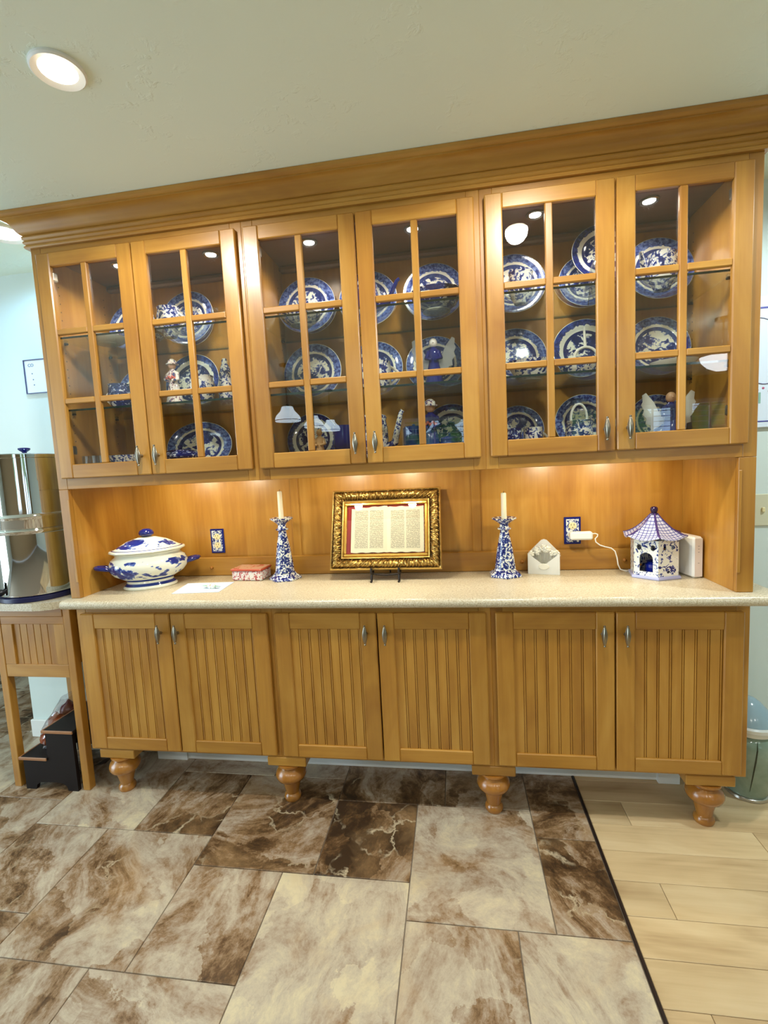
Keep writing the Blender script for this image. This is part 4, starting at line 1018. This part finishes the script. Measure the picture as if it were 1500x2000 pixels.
# crinkled plastic bag of onions on the lower step
t = thing('produce_bag', 'crinkled clear plastic bag of orange brown onions on the stool step', 'bag', (-.30, -.19, .1608))
rr = random.Random(5); ONION = plain('onion_skin', lin(176, 84, 36), .35); REDON = plain('red_onion_skin', lin(96, 34, 40), .3)
for (x, y, r, zb) in ((-.308, -.300, .036, .1612), (-.274, -.225, .040, .1612), (-.306, -.150, .044, .1612), (-.290, -.262, .038, .222), (-.290, -.182, .042, .236)):
    m = MB(); m.lathe([(0, 0), (r*.5, .003), (r*.95, r*.6), (r, r), (r*.85, r*1.5), (r*.35, r*1.85), (r*.12, r*2.2), (0, r*2.3)], 18, (x, y, zb)); m.build('onion', ONION if zb < .23 else REDON, t, 60)
m = MB(); v = []; n, k = 14, 10
for i in range(n+1):
    z = .1625+.185*i/n
    for j in range(24):
        a = 2*math.pi*j/24; s = (1.0-.55*max(0, i/n-.45)/.55); q = 1+rr.uniform(-.05, .05)
        v.append((-.293+.058*s*q*math.cos(a), -.215+.128*s*q*math.sin(a)+.09*max(0, i/n-.4), z+rr.uniform(-.003, .003)*(i > 0)))
f = [(i*24+j, i*24+(j+1) % 24, (i+1)*24+(j+1) % 24, (i+1)*24+j) for i in range(n) for j in range(24)]
m.add(v, f); m.build('film', thin_glass('crinkled_film', (.86, .84, .86, 1), .16, .15), t)

# sign on the stub of wall
t = thing('wall_sign', 'small white framed sign reading CO on the wall past the cabinet end', 'sign', (-.40, .018, 1.97))
m = MB(); sx0, sx1, sz0, sz1 = -.502, -.28, 1.884, 2.056
m.box(sx0, sx1, .010, .0195, sz0, sz1, .002); m.build('panel', plain('sign_white', lin(226, 236, 246), .4), t)
m = MB(); fr = .004
m.box(sx0, sx1, .006, .0098, sz1-fr, sz1); m.box(sx0, sx1, .006, .0098, sz0, sz0+fr); m.box(sx0, sx0+fr, .006, .0098, sz0+fr, sz1-fr); m.box(sx1-fr, sx1, .006, .0098, sz0+fr, sz1-fr); m.build('border', plain('sign_blue', lin(40, 52, 104), .4), t)
cu = bpy.data.curves.new('lettering', 'FONT'); cu.body = 'CO'; cu.size = .022; cu.extrude = .0003
tx = bpy.data.objects.new('lettering_source', cu); COL.objects.link(tx)
dg = bpy.context.evaluated_depsgraph_get(); me = bpy.data.meshes.new_from_object(tx.evaluated_get(dg)); bpy.data.objects.remove(tx)
me.materials.clear(); me.materials.append(plain('sign_ink', lin(70, 92, 130), .5))
o = bpy.data.objects.new('lettering', me); COL.objects.link(o); o.parent = t; o.rotation_euler = (R(90), 0, 0); o.location = Vector((-.478, .0092, 2.020))-OFF[t]
m = MB()
for k, (x, z) in enumerate(((-.458, 1.985), (-.455, 1.955), (-.453, 1.928))): m.ball((x, .0098, z), .0035, 8, 5, 1, .2)
m.build('bullet_mark', me.materials[0], t, 60)

# ------------------------------------------------------------------ right: picture, switch, bin
t = thing('wall_picture', 'white picture with blue border lines and thin ink drawing beside the cabinet', 'picture', (3.1, .018, 1.74))
m = MB(); qx0, qx1, qz0, qz1 = 2.80, 3.42, 1.500, 2.03
m.box(qx0, qx1, .004, .0195, qz0, qz1, .003); m.build('panel', plain('picture_white', lin(224, 234, 244), .35), t)
m = MB(); bl = .007
m.box(qx0+.03, qx1-.03, .0025, .0038, 1.980, 1.980+bl); m.box(qx0+.03, qx1-.03, .0025, .0038, 1.524, 1.524+bl*.6); m.box(qx1-.03-bl, qx1-.03, .0025, .0038, 1.530, 1.980); m.build('border_line', plain('picture_blue', lin(60, 58, 150), .4), t)
m = MB(); m.tube([(2.90+.012*i, .0030, 1.932+.012*math.sin(i*.55)) for i in range(30)], .0014, 5); m.tube([(2.90+.012*i, .0030, 1.70-.022*math.sin(i*.33)) for i in range(30)], .0018, 5)
m.tube([(2.975, .003, 1.73), (2.985, .003, 1.80), (2.975, .003, 1.87), (2.99, .003, 1.90)], .0012, 5); m.build('ink_line', plain('ink_grey', lin(90, 84, 120), .5), t)
m = MB()
for i in range(16): m.ball((2.93+i*.022, .0035, 1.655+.008*math.sin(i*2.1)), .005, 8, 5, 1, .25)
m.build('painted_flower', plain('picture_red', lin(190, 90, 120), .5), t, 60)
m = MB()
for i in range(6): m.box(2.935+i*.07, 2.943+i*.07, .003, .0038, 1.60, 1.645, .0003)
m.build('painted_stem', plain('picture_green', lin(140, 180, 160), .5), t)
t = thing('light_switch', 'ivory light switch plate on the wall below the picture', 'switch', (2.965, .018, 1.152))
m = MB(); m.box(2.925, 3.01, .012, .0195, 1.085, 1.222, .003); m.build('cover_plate', plain('switch_ivory', lin(214, 210, 180), .4), t)
m = MB(); m.box(2.962, 2.974, .004, .0118, 1.145, 1.165, .002); m.build('toggle', IVORY, t)
t = thing('lidded_bin', 'rounded green glazed bin with pale blue sloping lid by the end leg', 'bin', (2.83, -.175, 0))
bx, by = 2.832, -.165
GREENB = MT('sage_green_glaze'); nn = GREENB.noise(GREENB.coords((1, 1, 1), 3), 6, 4, .6, .5)
GREENB = GREENB.set(Base_Color=GREENB.ramp(nn, [(.3, lin(112, 132, 112)), (.7, lin(146, 164, 148))]), Roughness=.12, Specular_IOR_Level=.6)
m = MB(); m.lathe([(0, .016), (.072, .016), (.082, .05), (.094, .12), (.101, .19), (.100, .235), (.090, .264), (.080, .274), (0, .274)], 48, (bx, by, 0)); bd = m.build('body', GREENB, t, 40)
m = MB(); m.lathe([(0, 0), (.078, 0), (.080, .003), (.078, .012), (.072, .0158), (0, .0158)], 40, (bx, by, 0)); m.build('foot_ring', plain('steel_ring', lin(190, 186, 176), .2, .9), t, 40)
m = MB(); m.lathe([(.080, .2745), (.088, .278), (.090, .292), (.096, .298), (.097, .312), (.090, .318), (0, .318)], 48, (bx, by, 0)); m.build('rim', plain('pale_rim', lin(220, 222, 216), .2), t, 40)
m = MB(); m.lathe([(.088, .3185), (.083, .335), (.066, .362), (.040, .392), (.018, .408), (0, .412)], 48, (bx, by, 0)); m.build('lid', plain('pale_blue_lid', lin(150, 174, 184), .15), t, 40)
for a in (-2.0, -1.05, -2.9, .2):
    pts = []
    for r_, z in ((.083, .05), (.095, .12), (.102, .19), (.101, .235), (.091, .264)):
        pts.append((bx+r_*math.cos(a+z*1.0), by+r_*math.sin(a+z*1.0), z))
    m = MB(); m.tube(pts, [.0008, .002, .0028, .0022, .001], 6); m.build('painted_stripe', plain('bin_stripe', lin(54, 62, 46), .2), bd, 60)

# ------------------------------------------------------------------ next room and what the glass mirrors
t = thing('dark_cabinet', 'dark navy cabinet in the next room behind the water filter', 'cabinet', (-1.6, 1.5, 0))
m = MB(); m.box(-2.1, -1.28, 1.3, 1.8, 0, 1.02, .004); m.build('body', BLACKP, t)
m = MB(); m.box(-2.06, -1.70, 1.285, 1.2995, .1, .95, .003); m.build('door', BLACKP, t)
m = MB(); m.box(-1.68, -1.32, 1.285, 1.2995, .1, .95, .003); m.build('door', BLACKP, t)
def pendant(x, y, z, label):
    t = thing('pendant_lamp', label, 'lamp', (x, y, z), group='pendant lamps behind the camera')
    m = MB(); m.lathe([(.125, -.060), (.129, -.050), (.128, -.030), (.120, -.008), (.098, .018), (.074, .042), (.062, .064), (.056, .088), (0, .092)], 36, (x, y, z)); m.build('shade', LAMPGLASS, t, 40)
    m = MB(); m.lathe([(.129, -.050), (.131, -.047), (.129, -.044)], 36, (x, y, z)); m.build('rim_band', COBALT, t, 40)
    m = MB(); m.tube([(x, y, z+.092), (x, y, ZC-.001)], .006, 8); m.build('stem', IRON, t, 40)
    m = MB(); m.lathe([(.05, -.02), (.055, -.001), (0, -.001)], 24, (x, y, ZC)); m.build('canopy', IRON, t, 40)
pendant(.03, -3.3, 1.975, 'nearest opal glass pendant lamp, mirrored largest in the cabinet glass')
pendant(-.10, -4.65, 2.02, 'middle opal glass pendant lamp mirrored in the cabinet glass')
pendant(.03, -5.0, 1.99, 'farthest opal glass pendant lamp mirrored in the cabinet glass')
t = thing('bowl_lamp', 'frosted glass bowl ceiling lamp mirrored in the end cabinet door', 'lamp', (3.9, -3.0, 2.2))
m = MB(); m.lathe([(0, -.11), (.05, -.105), (.11, -.075), (.15, -.03), (.165, .01), (.160, .01), (.145, -.028), (.10, -.07), (0, -.10)], 36, (3.9, -3.0, 2.17)); m.build('bowl', LAMPGLASS_B, t, 50)
m = MB(); m.tube([(3.9, -3.0, 2.07), (3.9, -3.0, ZC-.001)], .008, 8); m.build('stem', NICKEL, t, 40)
m = MB(); m.lathe([(.06, -.025), (.065, -.001), (0, -.001)], 24, (3.9, -3.0, ZC)); m.build('canopy', NICKEL, t, 40)
# greenery outside the windows
def garden():
    m = MT('garden_leaves'); n = m.noise(m.coords((1, 1, 1), 5), 5, 4, .6)
    return m.set(Base_Color=m.ramp(n, [(.35, lin(30, 60, 24)), (.6, lin(110, 150, 70))]), Roughness=.8)
GARDEN = garden(); rr = random.Random(11)
def tree(x, y, h, label):
    t = thing('garden_tree', label, 'tree', (x, y, -.1))
    m = MB(); m.tube([(x, y, -.1), (x, y, h*.7)], [.09, .05], 8); m.build('trunk', WOOD_DARK, t, 40)
    m = MB()
    for k in range(26):
        a = rr.uniform(0, 6.28); r_ = rr.uniform(0, .75); m.ball((x+r_*math.cos(a), y+r_*math.sin(a), h*.45+rr.uniform(0, h*.6)), rr.uniform(.2, .42), 8, 5)
    m.build('crown', GARDEN, t)['kind'] = 'stuff'
tree(.9, -9.0, 3.0, 'leafy garden tree outside the window over the counter'); tree(4.7, -9.3, 3.4, 'leafy garden tree outside the three shuttered windows')
tree(7.2, -8.6, 3.0, 'leafy garden tree outside the end window'); tree(-6.0, -2.0, 3.0, 'leafy garden tree outside the tall side window')
